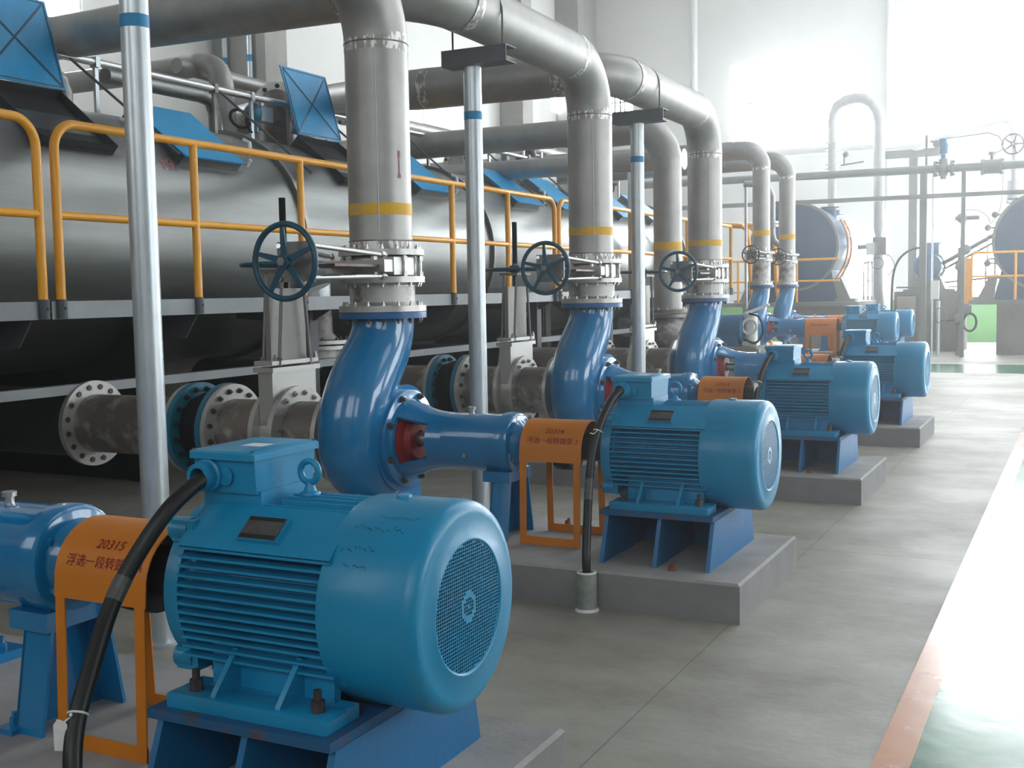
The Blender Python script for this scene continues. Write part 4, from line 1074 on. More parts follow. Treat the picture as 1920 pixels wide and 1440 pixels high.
b = MB(); ring(b, (x, y, 0), 'z', 1.05, 1.085, .18, .32, 36); ring(b, (x, y, 0), 'z', 1.10, 1.135, .18, .32, 36); f_ = part('flange', b, 'flange', t); bolt_ring(f_, (x, y, 1.135), (0, 0, 1), .28, 12, .016, .016, 'bolt')
b = MB(); b.tube([(x, y, .66), (x, y, .755)], .213, 28, caps=False); part('yellow_band', b, 'band', t)

# ------------------------------------------------------------------ platform and railing
t = thing('walkway', 'long raised walkway with grey edge board along the tank', 'platform', (-6.4, 8, 0))
b = MB(); b.box(-6.95, -5.86, -1.0, 21.4, 1.455, 1.475); part('grating', b, 'grating', t)
for (y0, y1) in ((-1.0, 5.02), (5.12, 12.70), (12.80, 20.6)):
    b = MB(); b.box(-5.815, -5.807, y0, y1, 1.432, 1.545); b.box(-5.86, -5.815, y0, y1, 1.432, 1.442); b.box(-5.86, -5.815, y0, y1, 1.535, 1.545); part('edge_board', b, 'toe', t)
b = MB(); b.box(-6.15, -6.07, -1, 20.6, .92, .985); part('lower_rail', b, 'toe', t)
for yy in (3.4, 8.15, 12.75, 17.0, 20.4):
    b = MB(); b.box(-6.16, -6.04, yy - .06, yy + .06, 0, 1.455); b.prism([(-5.86, yy - .01, 1.43), (-6.9, yy - .01, 1.43), (-6.9, yy - .01, 1.36), (-6.1, yy - .01, 1.30)], (0, .02, 0)); part('leg', b, 'greysteel' , t)
for yy in (4.98, 6.46, 10.33, 14.2, 18.2):
    b = MB(); b.prism([(-5.83, yy - .006, 1.43), (-6.6, yy - .006, 1.43), (-6.3, yy - .006, 1.22), (-5.95, yy - .006, 1.26)], (0, .012, 0)); part('gusset', b, 'greysteel', t)

def make_rail(label, y0, y1, n, zt=2.665, zm=2.085, x=-5.8, r=.0295, rot0=True, rot1=True):
    t = thing('safety_railing', label, 'railing', (x, (y0 + y1) / 2, 1.45), 'yellow tube railings on the walkway')
    cr = .17; path = [(x, y0, 1.555)]
    path += arc((x, y0 + cr, zt - cr), (0, -1, 0), (0, 0, 1), cr, 8) if rot0 else [(x, y0, zt)]
    path += (list(reversed(arc((x, y1 - cr, zt - cr), (0, 1, 0), (0, 0, 1), cr, 8))) if rot1 else [(x, y1, zt)]) + [(x, y1, 1.555)]
    b = MB(); b.tube(path, r, 16); part('hoop', b, 'yellow', t, angle=70)
    b = MB(); b.tube([(x, y0, zm), (x, y1, zm)], r * .9, 14); part('mid_rail', b, 'yellow', t)
    for i in range(n + 1):
        yy = y0 + (y1 - y0) * i / n
        if 0 < i < n:
            b = MB(); b.tube([(x, yy, 1.555), (x, yy, zt)], r, 14); part('post', b, 'yellow', t)
        b = MB(); b.tube([(x, yy, 1.435), (x, yy, 1.557)], r * 1.22, 14); s_ = part('socket', b, 'greysteel', t)
        bolt(s_, (x + r * 1.2, yy, 1.50), (1, 0, 0), .009, .008, 'bolt', False)
    return t
make_rail('yellow tube railing cut off by the left edge of the photo', -.9, 5.05, 5)
make_rail('long yellow tube railing along the middle of the tank', 5.19, 12.72, 6)
make_rail('farther yellow tube railing, beyond the second vertical pipe', 12.84, 20.4, 6, rot1=False)
# ladder / stair head beyond the third pipe
t = thing('yellow_ladder', 'tall yellow ladder hoops beyond the third vertical pipe', 'ladder', (-5.6, 20.9, 0))
for x, y in ((-5.55, 20.7), (-5.55, 21.3), (-5.15, 21.0)):
    b = MB(); b.tube([(x - .5, y, 2.72), (x - .15, y, 2.70), (x - .03, y, 2.60), (x, y, 2.4), (x + .05, y, 1.5), (x + .30, y, .3), (x + .34, y, 0.0)], .04, 12); part('stringer', b, 'yellow', t)
for z in (.5, .85, 1.2, 1.55, 1.95):
    b = MB(); dx = (1.5 - z) * .2 if z < 1.5 else 0
    b.cyl((-5.5 + dx, 20.7, z), (-5.5 + dx, 21.3, z), .018, n=8); part('rung', b, 'yellow', t)

# ------------------------------------------------------------------ the vertical pipe with bulb behind the third pump
t = thing('riser_pipe', 'grey riser with yellow band and round bulb behind the third pump pipe', 'pipe', (-4.62, 13.3, 0))
bx_, by_, br_ = -4.56, 13.3, .172
b = MB(); b.tube([(bx_, by_, 1.30)] + [(bx_, by_, z) for z in (2.0, 3.05)] + arc((bx_ - .45, by_, 3.05), (1, 0, 0), (0, 0, 1), .45, 12)[1:] + [(bx_ - .9, by_, 3.50), (bx_ - 1.15, by_, 3.50), (bx_ - 1.35, by_, 3.52), (-10.5, by_, 3.52)],
       [br_ * 1.0] * 3 + [br_ * 1.06] * 12 + [br_ * 1.12, br_ * 1.12, br_ * .98, br_ * .98], 30); part('pipe_run', b, 'pipe', t, angle=60)
b = MB(); b.tube([(bx_, by_, 2.02), (bx_, by_, 2.12)], br_ + .003, 30, caps=False); part('yellow_band', b, 'band', t)
b = MB(); ring(b, (bx_, by_, 0), 'z', 1.27, 1.31, .15, .245, 36); ring(b, (bx_, by_, 0), 'z', 1.215, 1.255, .15, .245, 36); f_ = part('flange', b, 'pipe_dirty', t); bolt_ring(f_, (bx_, by_, 1.31), (0, 0, 1), .215, 12, .013, .014, 'boltbright')
b = MB(); b.lathe((bx_, by_, 0), 'z', [(1.215, .15), (1.18, .20), (1.10, .245), (1.02, .255), (.94, .245), (.88, .20), (.85, .17), (.84, .24), (.80, .24), (.80, .16), (.6, .16)], 32); part('bulb', b, 'pipe_dirty', t, angle=60)
b = MB(); b.cyl((bx_ - 1.6, by_, .55), (bx_ + .6, by_, .55), .25, n=28); b.box(bx_ - 1.2, bx_ - 1.0, by_ - .1, by_ + .1, 0, .35); b.box(bx_ + .2, bx_ + .4, by_ - .1, by_ + .1, 0, .35); part('manifold', b, 'pipe_dirty', t)
for (x, z, r, lab) in ((-7.3, 3.62, .14, 'grey header pipe crossing behind the third post, lower of two'),):
    t = thing('cross_pipe', lab, 'pipe', (-7, 15.0, 3.3)); b = MB(); b.tube([(-12, 15.0, 3.32), (-6.0, 15.0, 3.32), (-4.9, 15.0, 3.30)], r, 22); part('pipe', b, 'pipe', t)
    b = MB(); b.box(-6.06, -5.98, 14.95, 15.05, 0, 3.2); part('support', b, 'greysteel', t)
# blue dosing unit between third and fourth pump
t = thing('dosing_unit', 'small blue motor unit with white fittings between the third and fifth pumps', 'pump', (-4.6, 15.4, 0))
x, y = -4.35, 15.6
b = MB(); b.box(x - .5, x + .35, y - .3, y + .3, 0, .75); part('pedestal', b, 'bgconc', t)
b = MB(); b.lathe((0, y, .98), 'x', [(x - .35, .001), (x - .35, .2), (x + .1, .22), (x + .12, .1)], 24); b.box(x - .3, x + .05, y - .2, y + .2, .75, .9); part('motor', b, 'bgblue', t)
b = MB(); b.cyl((x + .2, y, .75), (x + .2, y, 1.2), .09, n=14); b.torus((x + .2, y - .1, 1.02), 'y', .1, .02, 24, 8); b.cyl((x + .12, y, 1.2), (x + .45, y, 1.32), .02, n=8); b.box(x + .1, x + .3, y - .1, y + .1, .76, .82); part('fitting', b, 'white', t)
b = MB(); b.tube(spline([(x + .2, y - .1, 1.2), (x + .35, y - .15, 1.15), (x + .4, y - .15, .95), (x + .3, y - .15, .8), (x + .15, y - .15, .85)], 6), .015, 8); part('hose', b, 'rubber', t)
#@@FAR
# ------------------------------------------------------------------ the two smaller pump sets farther back
mot0, std0 = base['motor'], base['stand']
for n_, (Y, ordn) in enumerate(((18.1, 'fifth'), (19.85, 'sixth'))):
    px = -4.65
    make_plinth(Y - .6, Y + .6, -5.4, -2.5, .46, 'taller concrete plinth under the %s pump set, hidden by nearer motors' % ordn, (-3.9, Y, 0))
    pm, xe5 = make_pump((px, Y, .46), 'smaller blue pump with slim swan neck, %s in the row' % ordn, Y, px, .925, .46, 1.595, .80, .136, .195, .376)
    m_ = clone(mot0, (0, 0, 0), 'small blue electric motor far back, %s in the row' % ordn); m_.location = (-3.03, Y, .709); m_.scale = (.95, .82, .82)
    s_ = clone(std0, (0, 0, 0), 'blue steel stand under the %s motor, hidden by nearer motors' % ordn); s_.location = (-3.03, Y, .46); s_.scale = (.95, .82, .967)
    coupling((-3.6, Y, .925), 'dark shaft coupling of the %s pump set' % ordn, Y, -3.9, -3.40, .925, .8)
    t = thing('coupling_guard', 'orange coupling guard of the small %s pump set far back' % ordn, 'guard', (-3.68, Y, .46), 'orange coupling guards with red lettering')
    b = MB(); R, zc, x0, x1, zb = .15, .915, -3.93, -3.45, .80; n = 16
    sec = [(Y - R, zb)] + [(Y - R * math.cos(PI * i / n), zc + R * math.sin(PI * i / n)) for i in range(n + 1)] + [(Y + R, zb)]
    k = len(sec); inn = [(Y + (a - Y) * .97, zc + (c - zc) * .97 if c > zb else zb) for a, c in sec]
    vs = [(x, *p) for x in (x0, x1) for p in sec + inn]; fs = []
    for i in range(k - 1):
        fs += [(i, i + 1, 2 * k + i + 1, 2 * k + i), (k + i, k + i + 1, 3 * k + i + 1, 3 * k + i), (i, i + 1, k + i + 1, k + i), (2 * k + i, 2 * k + i + 1, 3 * k + i + 1, 3 * k + i)]
    b.add(vs, fs); cov = part('cover', b, 'orange', t)
    for sg in (-1, 1):
        for x in (x0, x1 - .05):
            b = MB(); b.box(x, x + .05, Y + sg * (R + .004) - .003, Y + sg * (R + .004) + .003, .461, zb); part('leg', b, 'orange', t)
        b = MB(); b.box(x0, x1, Y + sg * (R + .004) - .003, Y + sg * (R + .004) + .003, .461, .52); part('foot_bar', b, 'orange', t)
    text_on(cov, '浮选二段转鼓泵 ' + str(2 - n_), .042, 'redtext', lambda u, v: ((x0 + x1) / 2 + u, Y - math.sqrt(max(.0001, (R + .002) ** 2 - (.045 + v) ** 2)), zc + .045 + v))
    v_ = make_valve((px, Y, 1.59), 'small gate valve with dark hand wheel on the %s vertical pipe' % ('fourth' if n_ == 0 else 'fifth'), Y, px, .70, 1.596, 2.09, .137, 'hand wheel valves on the two slim pipes', 'platedark')
    t = thing('discharge_pipe', ('fourth' if n_ == 0 else 'fifth') + ' vertical pipe, slim, with yellow band, toward the back', 'pipe', (px, Y, 2.09), 'slim grey discharge pipes')
    zc2, eb = 3.73, .30
    b = MB(); b.tube([(px, Y, 2.092), (px, Y, 2.6), (px, Y, zc2 - eb)] + arc((px - eb, Y, zc2 - eb), (1, 0, 0), (0, 0, 1), eb, 10)[1:] + [(-11.5, Y, zc2)], [.137] * 3 + [.15] * 10 + [.19], 28); part('pipe_run', b, 'pipe', t, angle=60)
    b = MB(); b.tube([(px, Y, 2.37), (px, Y, 2.46)], .1395, 28, caps=False); part('yellow_band', b, 'band', t, label='yellow band')
    weld_zone(t, [(px, Y, zc2 - eb - .03), (px, Y, zc2 - eb + .03)], .138); weld_zone(t, [(px, Y, 2.13), (px, Y, 2.20)], .137)
    b = MB(); ring(b, (px, Y, 0), 'z', 2.092, 2.116, .12, .205, 32); f_ = part('flange', b, 'flange', t); bolt_ring(f_, (px, Y, 2.116), (0, 0, 1), .18, 10, .012, .012, 'boltbright')
    b = MB(); b.tube([(px - 2.2, Y, 0), (px - 2.2, Y, zc2 - .17)], .05, 12); part('support', b, 'galv', t)
    b = MB(); b.cyl((px - .25, Y, .925), (px - 2.4, Y, .925), .16, n=24); b.box(px - 1.6, px - 1.4, Y - .1, Y + .1, 0, .8); part('suction_leg', b, 'pipe_dirty', t)
t = thing('drain_pipe', 'thin pale pipe with a union and bend between the two slim pipes', 'pipe', (-5.1, 20.25, 0))
x, y = -5.01, 20.25
b = MB(); b.tube([(x - .5, y, 3.40), (x - .2, y, 3.38), (x - .06, y, 3.30), (x, y, 3.15), (x, y, 2.75), (x, y, 2.5)] + [(x + .03, y, 2.38), (x + .12, y, 2.30), (x + .3, y, 2.28)], .058, 16); part('pipe', b, 'bgpipe', t, angle=70)
b = MB(); b.cyl((x, y, 2.62), (x, y, 2.66), .11, n=20); b.cyl((x, y, 2.68), (x, y, 2.72), .11, n=20); part('union', b, 'flange', t)
b = MB(); b.box(x - .49, x - .45, y - .02, y + .02, 0, 3.37); part('support', b, 'galv', t)

# ------------------------------------------------------------------ far end of the hall
def disc_filter(label, cx, cz, R, y0, y1, nozzle):
    t = thing('disc_filter', label, 'filter', (cx, (y0 + y1) / 2, 1.2), 'big dark blue disc filters at the far end')
    b = MB(); b.lathe((cx, 0, cz), 'y', [(y0, .001), (y0 - .0, R * .9), (y0 + .03, R), (y1 - .03, R), (y1, R * .9), (y1, .001)], 64); part('drum', b, 'discblue', t)
    b = MB(); ring(b, (cx, 0, cz), 'y', y0 - .02, y0 + .03, R * .97, R * 1.03, 64); part('rim', b, 'bggrey', t)
    b = MB(); ring(b, (cx, 0, cz), 'y', y0 - .012, y0, .16, .20, 24); b.box(cx - .03, cx + .03, y0 - .012, y0, cz - R * .8, cz + R * .8); part('cover_rib', b, 'discblue', t)
    b = MB(); b.prism([(cx - R * .98, y0 + .1, 1.2), (cx + R * 1.0, y0 + .1, 1.2), (cx + R * .8, y0 + .1, cz - R * .4), (cx - R * .8, y0 + .1, cz - R * .4)], (0, y1 - y0 - .2, 0)); part('base', b, 'discblue', t)
    for sx in (-1, 1):
        b = MB(); b.prism([(cx + sx * R * 1.0, y0 + .05, 1.2), (cx + sx * R * 1.3, y0 + .05, 1.2), (cx + sx * R * 1.06, y0 + .05, 1.75), (cx + sx * R * .9, y0 + .05, 1.75)], (0, .1, 0)); b.box(cx + min(sx * R * .95, sx * R * 1.4), cx + max(sx * R * .95, sx * R * 1.4), y0 - .05, y0 + .3, 1.2, 1.26); part('gusset', b, 'bggrey', t)
    nx = nozzle
    b = MB(); b.cyl((nx, y1 - .5, cz + R * .3), (nx, y1 - .5, cz + R * .92), .15, n=20); part('nozzle', b, 'discblue', t)
    b = MB(); b.cyl((nx, y1 - .5, cz + R * .90), (nx, y1 - .5, cz + R * .95), .22, n=24); part('nozzle_flange', b, 'discblue', t)
    return t
disc_filter('dark blue disc filter behind the two slim pipes', -6.22, 2.50, 1.02, 27.2, 28.9, -5.62)
disc_filter('dark blue disc filter cut off by the right edge', -.82, 2.46, 1.06, 27.3, 29.0, -1.45)
def deck(label, x0, x1, y0, y1, z, legs, plinths=()):
    t = thing('filter_platform', label, 'platform', ((x0 + x1) / 2, (y0 + y1) / 2, 0), 'platforms under the disc filters')
    b = MB(); b.box(x0, x1, y0, y1, z - .10, z); part('deck', b, 'bggrey', t)
    for lx in legs:
        b = MB(); b.box(lx, lx + .16, y0 + .05, y0 + .2, 0, z - .1); part('leg', b, 'bggrey', t)
    for (a, c) in plinths:
        b = MB(); b.box(a, c, y0 + .3, y1, 0, z - .1); part('concrete_base', b, 'bgconc', t)
    return t
deck('grey platform under the left disc filter', -8.7, -4.62, 26.6, 29.6, 1.2, (-8.5, -7.3), ((-6.4, -4.95),))
deck('grey platform under the right disc filter', -2.34, 1.6, 26.9, 29.8, 1.2, (1.3,), ((-1.78, .9),))
def far_rail(label, x0, x1, y, z0, posts, r=.028, h=.80, m='yellow', grp='yellow railings at the far end'):
    t = thing('safety_railing', label, 'railing', ((x0 + x1) / 2, y, z0), grp)
    b = MB(); b.tube([(x0, y, z0), (x0, y, z0 + h - .1), (x0 + .03, y, z0 + h - .03), (x0 + .1, y, z0 + h), (x1, y, z0 + h)], r, 10); part('hoop', b, m, t)
    b = MB(); b.tube([(x0, y, z0 + h * .5), (x1, y, z0 + h * .5)], r * .85, 10); part('mid_rail', b, m, t)
    for p in posts:
        b = MB(); b.tube([(p, y, z0), (p, y, z0 + h)], r, 10); part('post', b, m, t)
    return t
far_rail('yellow railing in front of the left disc filter', -8.6, -5.05, 26.65, 1.2, (-7.4, -6.02), h=.98)
far_rail('yellow railing in front of the right disc filter', -2.28, 1.5, 26.95, 1.2, (-1.40, -.3), h=1.03)
far_rail('thin railing at the back of the left disc filter', -5.0, -4.64, 29.5, 1.2, (-4.9, -4.8), .016, .95, 'brownpipe')
far_rail('thin brown railing behind the right disc filter', -2.2, 1.4, 29.7, 1.2, (-2.0, -1.75, -1.5), .02, .95, 'brownpipe')
t = thing('yellow_post', 'thick yellow corner post beside the right disc filter', 'post', (-2.36, 27.0, 1.2)); b = MB(); b.box(-2.42, -2.30, 26.9, 27.02, 1.08, 2.12); part('post', b, 'yellow', t); b = MB(); b.box(-2.44, -2.28, 26.88, 27.04, .9, 1.08); part('socket', b, 'bggrey', t)
t = thing('rim_ladder', 'curved orange ladder against the rim of the left disc filter', 'ladder', (-5.1, 27.9, 1.2))
for dy in (0, .45):
    b = MB(); b.tube([(-6.22 + 1.16 * math.cos(a), 27.7 + dy, 2.5 + 1.16 * math.sin(a)) for a in [math.radians(-48 + 80 * i / 14) for i in range(15)]] , .022, 8); part('stringer', b, 'orange', t)
for i in range(6):
    a = math.radians(-40 + 13 * i); p = (-6.22 + 1.16 * math.cos(a), 2.5 + 1.16 * math.sin(a)); b = MB(); b.cyl((p[0], 27.7, p[1]), (p[0], 28.15, p[1]), .015, n=8); part('rung', b, 'orange', t)
b = MB(); b.cyl((-5.44, 27.7, 1.2), (-5.44, 27.7, 1.66), .02, n=8); b.cyl((-5.44, 28.15, 1.2), (-5.44, 28.15, 1.66), .02, n=8); part('foot', b, 'orange', t)

# horizontal pipe and beam crossing the hall on posts
t = thing('crossing_pipe', 'long grey pipe with flanged fittings crossing the far hall, upper of two bars', 'pipe', (-4, 26, 0))
b = MB(); b.cyl((-9.6, 26, 4.04), (1.6, 26, 3.97), .085, n=16); part('pipe', b, 'bggrey', t)
for (x, z) in ((-8.0, 4.03), (-2.62, 4.0), (-2.95, 4.0), (-1.66, 3.98), (-2.02, 3.98)):
    b = MB(); b.cyl((x - .025, 26, z), (x + .025, 26, z), .17, n=20); f_ = part('flange', b, 'bggrey', t); bolt_ring(f_, (x + .025, 26, z), (1, 0, 0), .14, 8, .02, .03, 'bggrey', False)
for x in (-8.2, -3.18, -2.38, 1.3):
    b = MB(); w_ = .07 if x == -3.18 else .04; b.box(x - w_, x + w_, 25.96, 26.04, 0, 3.96); part('post', b, 'bggrey', t)
t = thing('crossing_beam', 'long grey steel beam crossing the far hall, lower of two bars', 'beam', (-4, 25.88, 0))
b = MB(); b.add([], []); b.prism([(-9.6, 25.82, 3.40), (1.6, 25.82, 3.36), (1.6, 25.82, 3.45), (-9.6, 25.82, 3.49)], (0, .1, 0)); part('beam', b, 'bggrey', t)
for x in (-9.2, 1.3):
    b = MB(); b.box(x - .05, x + .05, 25.83, 25.93, 0, 3.41); part('post', b, 'bggrey', t)
t = thing('control_valve', 'blue control valve standing on the crossing pipe', 'valve', (-2.8, 26, 4.1))
b = MB(); b.cyl((-2.79, 26, 3.85), (-2.79, 26, 4.2), .09, n=14); b.ball((-2.79, 26, 4.0), .13); b.cyl((-2.79, 26, 3.78), (-2.79, 26, 3.86), .06, n=10); part('body', b, 'bggrey', t)
b = MB(); b.cyl((-2.79, 26, 4.15), (-2.79, 26, 4.38), .05, n=12); b.cyl((-2.78, 26, 4.3), (-2.78, 26, 4.52), .09, n=16); b.cyl((-2.80, 26, 4.5), (-2.80, 26, 4.62), .085, n=16); part('actuator', b, 'bgblue', t)
b = MB(); b.cyl((-2.92, 25.95, 4.52), (-2.92, 26.0, 4.52), .08, n=18); b.cyl((-3.05, 26, 4.58), (-2.85, 26, 4.58), .02, n=8); b.box(-3.15, -3.11, 25.98, 26.02, 4.05, 4.72); part('gauge', b, 'bggrey', t)
b = MB(); b.tube([(-2.75, 26, 4.62), (-1.92, 26, 4.68)] + [(-1.72 + .0, 26, 4.60), (-1.62, 26, 4.45), (-1.66, 26, 4.3), (-1.84, 26, 4.24)], .012, 8); part('air_line', b, 'bggrey', t)
t = thing('flow_meter', 'grey flanged flow meter in the crossing pipe', 'meter', (-1.84, 26, 3.98)); b = MB(); b.cyl((-1.99, 26, 3.98), (-1.69, 26, 3.98), .15, n=20); part('body', b, 'bggrey', t); b = MB(); b.cyl((-1.84, 26, 4.1), (-1.84, 26, 4.24), .03, n=10); b.cyl((-1.84, 26, 4.22), (-1.84, 26, 4.28), .07, n=12); part('head', b, 'bggrey', t)

# swan-neck loop pipe
t = thing('loop_pipe', 'tall pale pipe loop rising in front of the far wall', 'pipe', (-5.1, 29.2, 0))
y = 29.2
b = MB(); b.tube([(-5.73, y, 3.38), (-5.73, y, 5.60)] + [(-5.70, y, 5.80), (-5.60, y, 5.98), (-5.42, y, 6.08), (-5.2, y, 6.12), (-4.98, y, 6.10), (-4.78, y, 5.98), (-4.64, y, 5.78), (-4.60, y, 5.55)], [.10, .10, .115, .13, .135, .135, .135, .14, .14, .14], 20); part('loop', b, 'bgpipe', t, angle=70)
b = MB(); b.tube([(-4.60, y, 5.56), (-4.60, y, 3.0), (-4.60, y, 2.85), (-4.60, y, 2.75)], [.135, .135, .12, .09], 20); b.tube([(-4.60, y, 2.75), (-4.60, y, 0)], .135, 20); part('down_leg', b, 'bgpipe', t)
for z in (4.95, 5.08, 4.55, 4.44, 3.46, 5.6):
    b = MB(); b.cyl((-5.73, y, z - .02), (-5.73, y, z + .02), .17 if z < 5.5 else .12, n=20); part('flange', b, 'bgpipe', t)
b = MB(); b.cyl((-5.73, y, 3.28), (-5.73, y, 3.44), .19, n=20); b.cyl((-5.62, y, 3.3), (-5.62, y, 3.32), .22, n=16); part('lower_flange', b, 'discblue', t)
b = MB(); b.cyl((-5.5, y - .1, 4.52), (-4.95, y - .1, 4.58), .022, n=8); b.cyl((-5.42, y - .1, 4.55), (-5.42, y - .1, 4.75), .02, n=8); b.ball((-5.38, y - .1, 4.78), .08); part('lever', b, 'bggrey', t)
t = thing('valve_actuator', 'grey actuated valve on the right leg of the pipe loop', 'valve', (-4.65, 29.0, 2.4))
b = MB(); b.box(-4.82, -4.62, 28.85, 29.0, 2.32, 2.60); b.cyl((-5.05, 28.92, 2.5), (-4.8, 28.92, 2.5), .06, n=14); b.box(-4.72, -4.4, 29.0, 29.4, 2.3, 2.72); part('body', b, 'bggrey', t)
b = MB(); b.box(-4.84, -4.64, 28.83, 28.85, 2.30, 2.60); part('cover', b, 'white', t)
b = MB(); b.torus((-4.6, 29.02, 2.1), 'y', .14, .012, 24, 6); b.tube(spline([(-4.5, 29.03, 2.35), (-4.3, 29.03, 2.25), (-4.2, 29.03, 2.0), (-4.35, 29.03, 1.8)], 6), .01, 6); part('hose_loop', b, 'bggrey', t)

# white pipes on T-stand
t = thing('white_pipe', 'white pipe sloping up to a downturned elbow at the right', 'pipe', (-3, 29.6, 0))
y = 29.6
b = MB(); b.tube([(-7.5, y, 5.0), (-4.1, y, 4.98), (-3.92, y, 4.96), (-3.80, y, 4.92), (-3.7, y, 4.94), (-3.6, y, 5.0), (-1.95, y, 5.40), (-1.75, y, 5.42), (-1.64, y, 5.34), (-1.60, y, 5.15), (-1.60, y, 4.9)], [.11, .11, .11, .11, .12, .12, .13, .16, .17, .16, .15], 20); part('pipe', b, 'white', t, angle=70)
b = MB(); b.tube([(-1.60, y, 4.95), (-1.60, y, 3.9)], .095, 18); b.cyl((-1.6, y, 3.95), (-1.6, y, 3.4), .19, n=20); part('drop_leg', b, 'bgpipe', t)
make_wheel(t, (-1.62, y - .3, 4.78), Vector((0, -1, 0)), .23, .02, 5, 'platedark')
b = MB(); b.cyl((-1.62, y - .3, 4.78), (-1.62, y, 4.78), .03, n=10); part('valve_stem', b, 'bggrey', t)
t = thing('pipe_stand', 'dark grey T-shaped steel stand under the white pipe', 'stand', (-3.85, 29.8, 0)); b = MB(); b.box(-4.65, -3.1, 29.7, 29.9, 4.66, 4.86); part('crossbar', b, 'bggrey', t); b = MB(); b.box(-3.98, -3.78, 29.72, 29.88, 0, 4.66); part('post', b, 'bggrey', t)

# concrete pit with the drive motor on it
t = thing('concrete_tank', 'brownish concrete tank with one rounded end, carrying a blue motor', 'tank', (-3.4, 28.8, 0))
b = MB(); q = [(-4.08, 28.2), (-3.0, 28.2)] + [(-3.0 + .42 * math.sin(a), 28.62 - .42 * math.cos(a)) for a in [PI / 2 * i / 8 for i in range(1, 9)]] + [(-2.58, 29.5), (-4.08, 29.5)]
b.prism([(x, y, 0) for x, y in q], (0, 0, 1.40)); part('body', b, 'bgconc', t, angle=30)
b = MB(); b.box(-3.9, -2.75, 28.3, 29.3, 1.40, 1.45); b.cyl((-4.05, 28.3, 1.5), (-3.6, 28.3, 1.5), .02, n=8); b.cyl((-2.9, 28.3, 1.5), (-2.55, 28.3, 1.5), .02, n=8); part('base_frame', b, 'bggrey', t)
t = thing('drive_motor', 'round blue motor seen end-on on top of the concrete tank', 'motor', (-3.36, 28.7, 1.45))
b = MB(); b.lathe((-3.36, 0, 1.98), 'y', [(28.3, .001), (28.3, .27), (28.33, .31), (28.7, .32), (28.72, .29), (29.2, .29), (29.2, .001)], 36); part('body', b, 'bgblue', t)
b = MB(); ring(b, (-3.36, 0, 1.98), 'y', 28.72, 28.80, .28, .36, 36); part('rim', b, 'bgpipe', t)
b = MB(); b.prism([(-3.75, 28.4, 1.45), (-2.97, 28.4, 1.45), (-3.1, 28.4, 1.75), (-3.62, 28.4, 1.75)], (0, .7, 0)); part('foot', b, 'bggrey', t)
b = MB(); b.box(-3.42, -3.12, 28.45, 28.75, 2.25, 2.5); b.box(-3.46, -3.08, 28.42, 28.78, 2.5, 2.53); part('terminal_box', b, 'bgblue', t)
b = MB(); b.tube(spline([(-3.42, 28.5, 2.42), (-3.7, 28.45, 2.40), (-3.98, 28.4, 2.2), (-4.12, 28.35, 1.85), (-4.13, 28.15, 1.3), (-4.13, 28.12, .1)], 8), .026, 10); part('supply_hose', b, 'rubber', t)
t = thing('control_box', 'beige control box on the concrete tank', 'box', (-3.83, 28.1, .9)); b = MB(); b.bevbox(-4.0, -3.58, 28.02, 28.2, .6, 1.28, .01); part('case', b, 'panel', t)
b = MB(); b.box(-3.9, -3.88, 28.0, 28.02, .88, 1.0); b.box(-3.84, -3.72, 28.0, 28.02, 1.0, 1.02); b.box(-3.68, -3.66, 28.0, 28.02, .88, 1.0); part('switch', b, 'bggrey', t)
t = thing('chute_pipe', 'pair of brown pipes slanting up behind the blue drive motor', 'pipe', (-2.4, 28.6, 1.45))
b = MB(); b.cyl((-3.1, 28.62, 2.02), (-1.75, 28.62, 2.78), .05, n=12); part('upper', b, 'brownpipe', t); b = MB(); b.cyl((-3.05, 28.6, 1.90), (-1.72, 28.6, 2.62), .03, n=10); part('lower', b, 'brownpipe', t)
b = MB(); b.cyl((-3.0, 28.55, 1.60), (-1.4, 28.55, 1.74), .025, n=10); part('tie_rod', b, 'brownpipe', t)
t = thing('instrument_post', 'thin post with a white panel in front of the concrete tank', 'post', (-3.05, 26.6, 0))
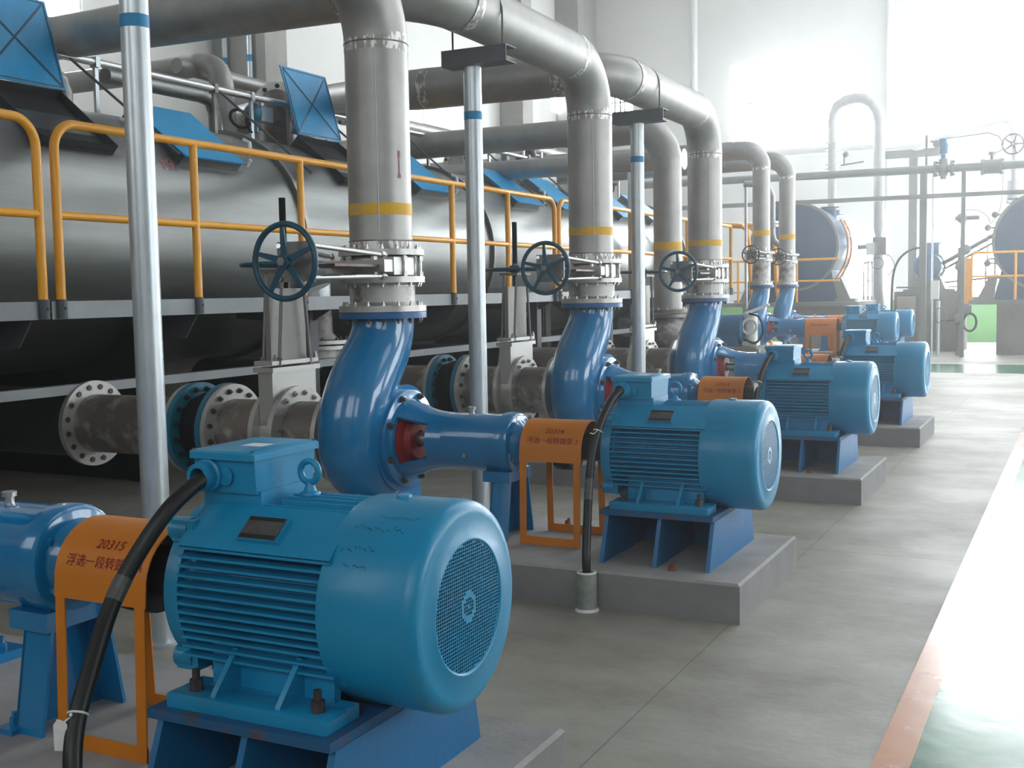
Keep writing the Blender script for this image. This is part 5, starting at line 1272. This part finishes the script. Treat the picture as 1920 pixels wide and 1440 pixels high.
b = MB(); b.cyl((-2.92, 26.6, 0), (-2.92, 26.6, 1.2), .04, n=10); b.cyl((-3.02, 26.3, 0), (-3.02, 26.3, 3.9), .022, n=8); part('pole', b, 'galv', t)
b = MB(); b.box(-3.04, -2.87, 26.22, 26.27, 1.24, 1.64); part('panel', b, 'white', t)
b = MB(); b.torus((-2.88, 26.55, .88), 'y', .16, .012, 24, 6); part('hose_loop', b, 'bggrey', t)
t = thing('valve_column', 'grey column with small valves and a hose left of the right platform', 'post', (-2.45, 27.2, 0))
b = MB(); b.cyl((-2.5, 26.75, 0), (-2.48, 26.75, 2.35), .075, n=14); b.cyl((-2.48, 26.75, 2.3), (-2.46, 26.75, 3.4), .03, n=10); part('column', b, 'bggrey', t)
b = MB(); b.ball((-2.47, 26.7, 2.98), .11); b.cyl((-2.6, 26.7, 2.98), (-2.12, 26.7, 2.98), .045, n=12); b.ball((-2.4, 26.75, 2.3), .12); b.ball((-2.52, 26.7, 1.93), .09); b.box(-2.5, -2.3, 26.6, 26.7, .86, 1.12); b.ball((-2.5, 26.66, .8), .12); part('valve', b, 'bggrey', t)
b = MB(); b.torus((-2.28, 26.68, .72), (1, -.8, 0), .19, .025, 24, 8); b.cyl((-2.95, 26.7, .74), (-2.5, 26.7, .78), .018, n=8); part('hose_loop', b, 'rubber', t)
b = MB(); b.tube(spline([(-2.4, 26.7, 3.15), (-2.15, 26.7, 3.13), (-1.95, 26.7, 2.98), (-1.88, 26.7, 2.85), (-1.70, 26.7, 3.2), (-1.66, 26.7, 3.9)], 6), .008, 6); part('thin_wire', b, 'bggrey', t)
t = thing('side_fitting', 'small dark lever fittings on the left side of the right disc filter', 'valve', (-1.9, 27.4, 2.4))
for z in (2.78, 2.0):
    b = MB(); b.cyl((-1.98, 27.4, z), (-1.55, 27.4, z), .022, n=8); b.ball((-2.0, 27.4, z), .075); part('arm', b, 'bggrey', t)
b = MB(); b.cyl((-2.0, 27.4, 2.0), (-2.0, 27.4, 2.78), .014, n=8); b.ball((-1.86, 27.4, 3.06), .07); b.cyl((-1.86, 27.4, 3.06), (-1.6, 27.4, 3.06), .018, n=8); part('linkage', b, 'bggrey', t)
